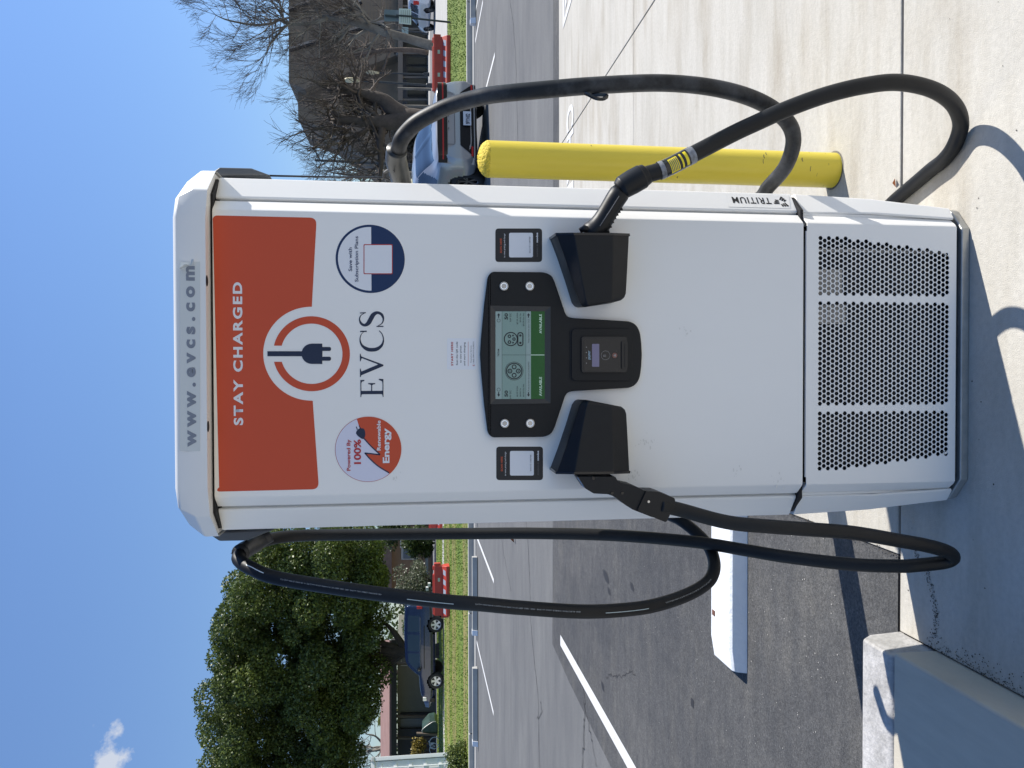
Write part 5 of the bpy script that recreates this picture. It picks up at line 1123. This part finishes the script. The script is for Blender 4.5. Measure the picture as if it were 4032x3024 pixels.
# ================================================================== TREES
def leaf_mesh(name, C, m, parent=None, size=.1, label=None, aspect=.55, up=.0):
    N = len(C); d = RNG.normal(0, 1, (N, 3)); d[:, 2] += up; d /= np.linalg.norm(d, axis=1)[:, None]; e = RNG.normal(0, 1, (N, 3)); e -= d*(e*d).sum(1)[:, None]; e /= np.linalg.norm(e, axis=1)[:, None]
    s = size*RNG.uniform(.6, 1.4, N)[:, None]; v = np.stack([C-d*s, C-e*s*aspect, C+d*s, C+e*s*aspect], 1)
    me = D.meshes.new(name); me.vertices.add(N*4); me.vertices.foreach_set('co', v.ravel().astype(np.float32)); me.loops.add(N*4); me.loops.foreach_set('vertex_index', np.arange(N*4)); me.polygons.add(N); me.polygons.foreach_set('loop_start', np.arange(N)*4); me.update(calc_edges=True)
    return link(name, me, m, parent)
def leafmat(name, a, b, rough=.45):
    m = D.materials.new(name); m.use_nodes = True; n = m.node_tree; bs = n.nodes['Principled BSDF']; bs.inputs['Roughness'].default_value = rough; bs.inputs['Specular IOR Level'].default_value = .5
    g = n.nodes.new('ShaderNodeNewGeometry'); r_ = ramp(n, g.outputs['Random Per Island'], [(0, a), (1, b)]); z = ramp(n, noise(n, g.outputs['Position'], .45, 3), [(.35, (.75, .8, .9)), (.65, (1.3, 1.2, 1.0))])
    n.links.new(mix(n, 1, r_, z, 'MULTIPLY'), bs.inputs['Base Color'])
    tr = n.nodes.new('ShaderNodeBsdfTranslucent'); n.links.new(r_, tr.inputs[0]); ms = n.nodes.new('ShaderNodeMixShader'); ms.inputs[0].default_value = .25
    n.links.new(bs.outputs[0], ms.inputs[1]); n.links.new(tr.outputs[0], ms.inputs[2]); n.links.new(ms.outputs[0], n.nodes['Material Output'].inputs[0]); return m
ficus = leafmat('ficus_leaf', (.035, .06, .014), (.15, .20, .05), .45); olive = leafmat('olive_leaf', (.07, .09, .06), (.20, .22, .17)); hedge = leafmat('hedge_leaf', (.03, .055, .012), (.09, .13, .03)); bark = mat('bark_dark', (.045, .035, .028), .9, var=.3, vscale=4); barkp = mat('bark_pale', (.26, .24, .20), .85, col2=(.10, .085, .07), vscale=1.4, bump=.3, bscale=12)
def clumps(blobs, n_each, spread=1.0):
    out = []
    for (c, r_, k) in blobs:
        n = int(n_each*k); d = RNG.normal(0, 1, (n, 3)); d /= np.linalg.norm(d, axis=1)[:, None]; rad_ = r_*(.55+.45*RNG.random(n)**.5)[:, None]*np.array([1, 1, .8]); out.append(np.array(c)+d*rad_+RNG.normal(0, .05*spread, (n, 3)))
    return np.concatenate(out)
# big evergreen
TY = 41.0
def tree_blobs(px0, px1, py0, py1, outline, n, Yc, depth, r0, r1):
    """lobes filling the volume whose side view is given by outline(v)-> half extent"""
    B = []; tries = 0
    while len(B) < n and tries < 20000:
        tries += 1; px, py = random.uniform(px0, px1), random.uniform(py0, py1)
        if not outline(px, py): continue
        q = at(px, py, Yc); B.append(((q.x, Yc+random.uniform(-1, 1)*depth, q.z), random.uniform(r0, r1), 1))
    return B
OUT = [(775, 3060), (790, 2900), (822, 2800), (815, 2700), (865, 2560), (865, 2450), (905, 2330), (945, 2230), (970, 2120), (1080, 2040), (1500, 2040), (1545, 2150), (1520, 2260), (1500, 2330), (1515, 2420), (1535, 2500), (1530, 2620), (1510, 2720), (1460, 2800), (1430, 2900), (1400, 3000), (1390, 3120), (780, 3120)]
def inside(px, py, P=OUT):
    c = False; n = len(P)
    for i in range(n):
        x1, y1 = P[i]; x2, y2 = P[(i+1) % n]
        if (y1 > py) != (y2 > py) and px < (x2-x1)*(py-y1)/(y2-y1)+x1: c = not c
    return c
def inner(px, py):
    return all(inside(px+dx, py+dy) for dx, dy in ((-34, 0), (34, 0), (0, -34), (0, 34)))
EV = empty('evergreen_tree', 'huge dense dark evergreen tree rising behind the left cable loops', 'tree', (at(1740, 2580, TY).x, TY, .1))
BL = tree_blobs(775, 1560, 2040, 3120, inner, 370, TY, 3.0, .55, 1.15)
for k in range(len(BL)):
    (x, y, z), r_, q_ = BL[k]; hole = at(1235, 2830, TY)
    if (x-hole.x)**2+(z-hole.z)**2 < .55: BL[k] = ((x, y, z), .01, 0)
CL = clumps([(b[0], b[1], b[1]**2) for b in BL if b[2]], 1200)
leaf_mesh('crown', CL, ficus, EV, .078).matrix_parent_inverse = Matrix.Translation(-EV.location)
tm = MB(); b0 = at(1735, 2560, TY); lim = [(1560, 2520), (1500, 2440), (1400, 2600), (1480, 2700), (1350, 2480), (1450, 2800)]
tm.tube(spline([b0, at(1640, 2572, TY), at(1580, 2560, TY), at(1500, 2560, TY)], 5), [.42, .40, .38, .36, .35, .35, .35, .34, .34, .34, .33, .3, .28, .26, .24, .2], 10)
for (x, y) in ((1500, 2440), (1420, 2520), (1400, 2650), (1480, 2700), (1300, 2600)): tm.tube(spline([at(1600, 2565, TY), at((1600+x)/2, (2565+y)/2+random.uniform(-20, 20), TY), at(x, y, TY+random.uniform(-1, 1))], 5), np.linspace(.24, .06, 11), 8)
tm.build('trunk', bark, EV)
# palms and hedge, olive bush, dark hedge
def bush(name, label, cat, px, py, Yc, rx, rz, n, m, size, grp=None):
    q = at(px, py, Yc); r = empty(name, label, cat, (q.x, Yc, .1), group=grp); B = []
    for k in range(26):
        a = random.random()*6.28; u = random.random()**.5; h = random.uniform(-.8, .8); B.append(((q.x+rx*.75*u*math.cos(a)*math.sqrt(1-h*h*.6), Yc+rx*.6*u*math.sin(a), q.z+rz*.75*h), rx*.36, 1))
    o = leaf_mesh('foliage', clumps(B, n//26), m, r, size); o.matrix_parent_inverse = Matrix.Translation(-r.location)
    st = MB()
    for k in range(5): st.tube([(q.x+random.uniform(-.2, .2), Yc, .08), (q.x+random.uniform(-.6, .6)*rx, Yc, q.z)], [.05, .02], 5)
    st.build('stem', bark, r); return r
bush('olive_bush', 'grey-green olive shrub between the two strands of the left cable', 'shrub', 1628, 2300, 46, 1.55, 1.45, 5200, olive, .07)
bush('hedge_shrub', 'dark green hedge shrub under the tan house window', 'shrub', 1640, 2130, 48, 1.3, 1.3, 4200, hedge, .08)
bush('hedge_shrub', 'yellow-green shrub against the left edge of the station', 'shrub', 1560, 2075, 50, 1.5, 1.5, 4200, hedge, .08)
bush('leafy_shrub', 'low leafy green shrub at the far kerb in front of the container', 'shrub', 1812, 3003, 18.3, .52, .36, 6500, leafmat('kerb_shrub', (.03, .06, .015), (.16, .20, .05)), .028)
bush('porch_plant', 'yellowish plant growing in front of the dark porch', 'plant', 1650, 2950, 47, .75, .55, 1500, leafmat('yellow_plant', (.12, .10, .02), (.28, .22, .05)), .07)
bush('dark_shrub', 'dark shrub behind the rear of the blue SUV', 'shrub', 1630, 2470, 45, .9, .8, 2500, hedge, .08)
def palm(px, py, Yc, r_, lab):
    q = at(px, py, Yc); r = empty('palm', lab, 'palm', (q.x, Yc, .1), group='small palms above the house roof'); mb = MB()
    for k in range(16):
        a = random.uniform(0, 6.28); e = random.uniform(-.3, 1.1); d = Vector((math.cos(a)*math.cos(e), math.sin(a)*math.cos(e), math.sin(e))); s = d.cross(Vector((0, 0, 1))).normalized()
        p1 = q+d*r_*.6; p2 = q+d*r_+Vector((0, 0, -.25*r_)); mb.add([q-s*.03, q+s*.03, p1+s*.12, p2, p1-s*.12], [(0, 1, 2, 3, 4)])
    mb.build('fronds', leafmat('palm_leaf', (.10, .14, .03), (.28, .30, .10)), r); MB().tube([(q.x, Yc, .1), q], .14, 7).build('trunk', bark, r)
palm(1525, 2650, 55, 1.6, 'small palm above the pink roof nearest the SUV'); palm(1528, 2800, 55, 1.6, 'small palm above the roof nearest the container')
# bare trees
def bare(name, label, limbs, seed, levels, m, Yc, twig=1.0, spread=.55):
    rnd = random.Random(seed); root = empty(name, label, 'tree', (limbs[0][0][0].x, Yc, .1)); thick_, thin = MB(), MB()
    def grow(p, d, L, r_, lev):
        nseg = 3; P_ = [p]; q = p.copy(); dd = d.copy()
        for k in range(nseg):
            dd = (dd+Vector((rnd.gauss(0, .16), rnd.gauss(0, .12), rnd.gauss(.05, .12)))).normalized(); q = q+dd*L/nseg; P_.append(q.copy())
        rr_ = [r_*(1-.45*k/nseg) for k in range(nseg+1)]
        (thick_ if r_ > .03 else thin).tube(P_, rr_, 6 if r_ > .03 else 3, cap=False)
        if lev <= 0: return
        for k in range(rnd.choice((2, 3, 3))):
            t = rnd.uniform(.35, 1); i = min(int(t*nseg), nseg-1); pp = P_[i].lerp(P_[i+1], t*nseg-i)
            ax = Vector((rnd.gauss(0, 1), rnd.gauss(0, .7), rnd.gauss(0, 1))).normalized(); nd_ = (dd+ax*spread+Vector((0, 0, .18))).normalized(); grow(pp, nd_, L*rnd.uniform(.62, .86), max(r_*.58, .008*twig), lev-1)
    for P_, rr_ in limbs:
        S = spline(P_, 4); thick_.tube(S, np.interp(np.linspace(0, 1, len(S)), np.linspace(0, 1, len(rr_)), rr_), 8, cap=True)
        for k in range(2, len(S), 2):
            if S[k].z > 2.6 or k > len(S)*.5:
                for _ in range(2):
                    ax = Vector((rnd.gauss(0, 1), rnd.gauss(0, .6), rnd.gauss(.4, .6))).normalized(); rad_ = float(np.interp(k/(len(S)-1), np.linspace(0, 1, len(rr_)), rr_)); grow(S[k], ax, rnd.uniform(1.0, 1.9)*twig, max(rad_*.45, .02), levels)
    thick_.build('trunk', m, root, smooth=True); tag(thin.build('twigs', mat(name+'_twig', (.10, .08, .065), .9), root), kind='stuff')
    return root
A = lambda Yc, *L: [at(x, y, Yc) for x, y in L]
bare('bare_tree', 'pale leaning bare tree whose crown stands against the sky at the top right', [(A(44, (1722, 186), (1600, 150), (1500, 122), (1420, 95), (1350, 78), (1270, 66)), [.31, .26, .25, .24, .17, .12]), (A(44, (1290, 70), (1230, 90), (1142, 94), (1100, 78), (1070, 92), (1000, 98), (900, 80), (850, 60)), [.13, .12, .10, .09, .08, .07, .05, .02]), (A(44, (1142, 95), (1120, 108), (1060, 180), (1050, 215)), [.09, .07, .05, .03]), (A(44, (1400, 90), (1390, 40), (1370, 10), (1310, -30)), [.12, .09, .07, .04]), (A(44, (1115, 70), (1095, 40), (1060, -10)), [.07, .05, .03]), (A(44, (1260, 65), (1240, 20), (1180, -40), (1050, -80)), [.09, .07, .06, .03])], 11, 4, barkp, 44, .92)
bare('bare_tree', 'thin brown bare tree between the leaning tree and the black lamp posts', [(A(60, (1688, 208), (1600, 196), (1480, 203), (1380, 230), (1300, 225), (1200, 260)), [.22, .20, .19, .14, .10, .05]), (A(60, (1485, 203), (1440, 180), (1400, 190), (1320, 160)), [.13, .11, .09, .04]), (A(60, (1470, 208), (1380, 215), (1300, 235), (1250, 300)), [.10, .08, .06, .03])], 5, 4, mat('bark_mid', (.13, .10, .08), .9, var=.4, vscale=3), 60, 1.1)
bare('bare_tree', 'large dark twisted bare tree with cut branch stubs behind the right cable', [(A(36, (1735, 478), (1660, 478), (1600, 470), (1540, 480), (1470, 480), (1400, 476), (1300, 478)), [.62, .60, .56, .40, .30, .22, .14]), (A(36, (1600, 462), (1550, 430), (1510, 395), (1450, 375), (1380, 360), (1290, 350)), [.48, .42, .34, .25, .18, .10]), (A(36, (1510, 475), (1498, 560), (1500, 640), (1495, 710)), [.20, .17, .13, .08]), (A(36, (1400, 470), (1330, 455), (1300, 415)), [.16, .12, .07]), (A(36, (1345, 478), (1315, 515), (1282, 545)), [.13, .11, .10]), (A(36, (1460, 500), (1400, 535), (1345, 560)), [.12, .10, .09])], 21, 3, mat('bark_black', (.075, .058, .046), .9, var=.3, vscale=4), 36, .8, .7)
bare('bare_tree', 'distant bare tree in front of the sky next to the tall street light', [(A(62, (1690, 690), (1600, 685), (1500, 678), (1400, 690), (1310, 680)), [.25, .22, .2, .12, .06]), (A(62, (1500, 680), (1440, 630), (1380, 610)), [.14, .10, .05]), (A(62, (1450, 690), (1400, 740), (1330, 770)), [.12, .08, .05])], 33, 4, barkp, 62, 1.3)
bare('bare_tree', 'brown bare tree standing above the container roof', [(A(58, (1700, 2930), (1560, 2935), (1500, 2950), (1450, 2960)), [.2, .18, .12, .06]), (A(58, (1520, 2945), (1480, 2900), (1440, 2890)), [.1, .07, .04])], 41, 4, barkp, 58, 1.2)
# dark background planting and pale trunks behind the car
bg_ = [(500, 1, 62)]
for (px, py, Yc, rx, rz) in ((1600, 640, 75, 3.5, 2.4), (1640, 545, 75, 3.2, 1.2), (1665, 720, 72, 3, 1.0)):
    pass
bush('background_shrub', 'grey-brown scrub behind the silver sedan roof', 'shrub', 1612, 560, 70, 3.2, 1.7, 5000, leafmat('scrub', (.05, .045, .03), (.13, .11, .08)), .12)
for (px0, px1, py, lab) in ((1560, 1700, 420, 'pale slim trunk beside the dark twisted tree'), (1565, 1698, 352, 'pale slim trunk left of the tallest post lamp')):
    g0, g1 = at(px1, py, 52), at(px0, py-4, 52); o = MB().tube([g0, g1], [.11, .08], 7).build('pale_trunk', barkp); tag(o, lab, 'tree trunk', 'pale slim trunks in front of the brown building')
# distant low backdrop: street trees and roofs left and right to close the horizon
bd = []
for k in range(90):
    x = -95+k*2.1; bd.append(((x, 92+random.uniform(-5, 5), random.uniform(1.5, 6.0)), random.uniform(2.2, 3.4), 1))
tag(leaf_mesh('tree_line', clumps(bd, 260), hedge, None, .28), 'low dark line of distant street trees closing the view', 'trees', kind='stuff')
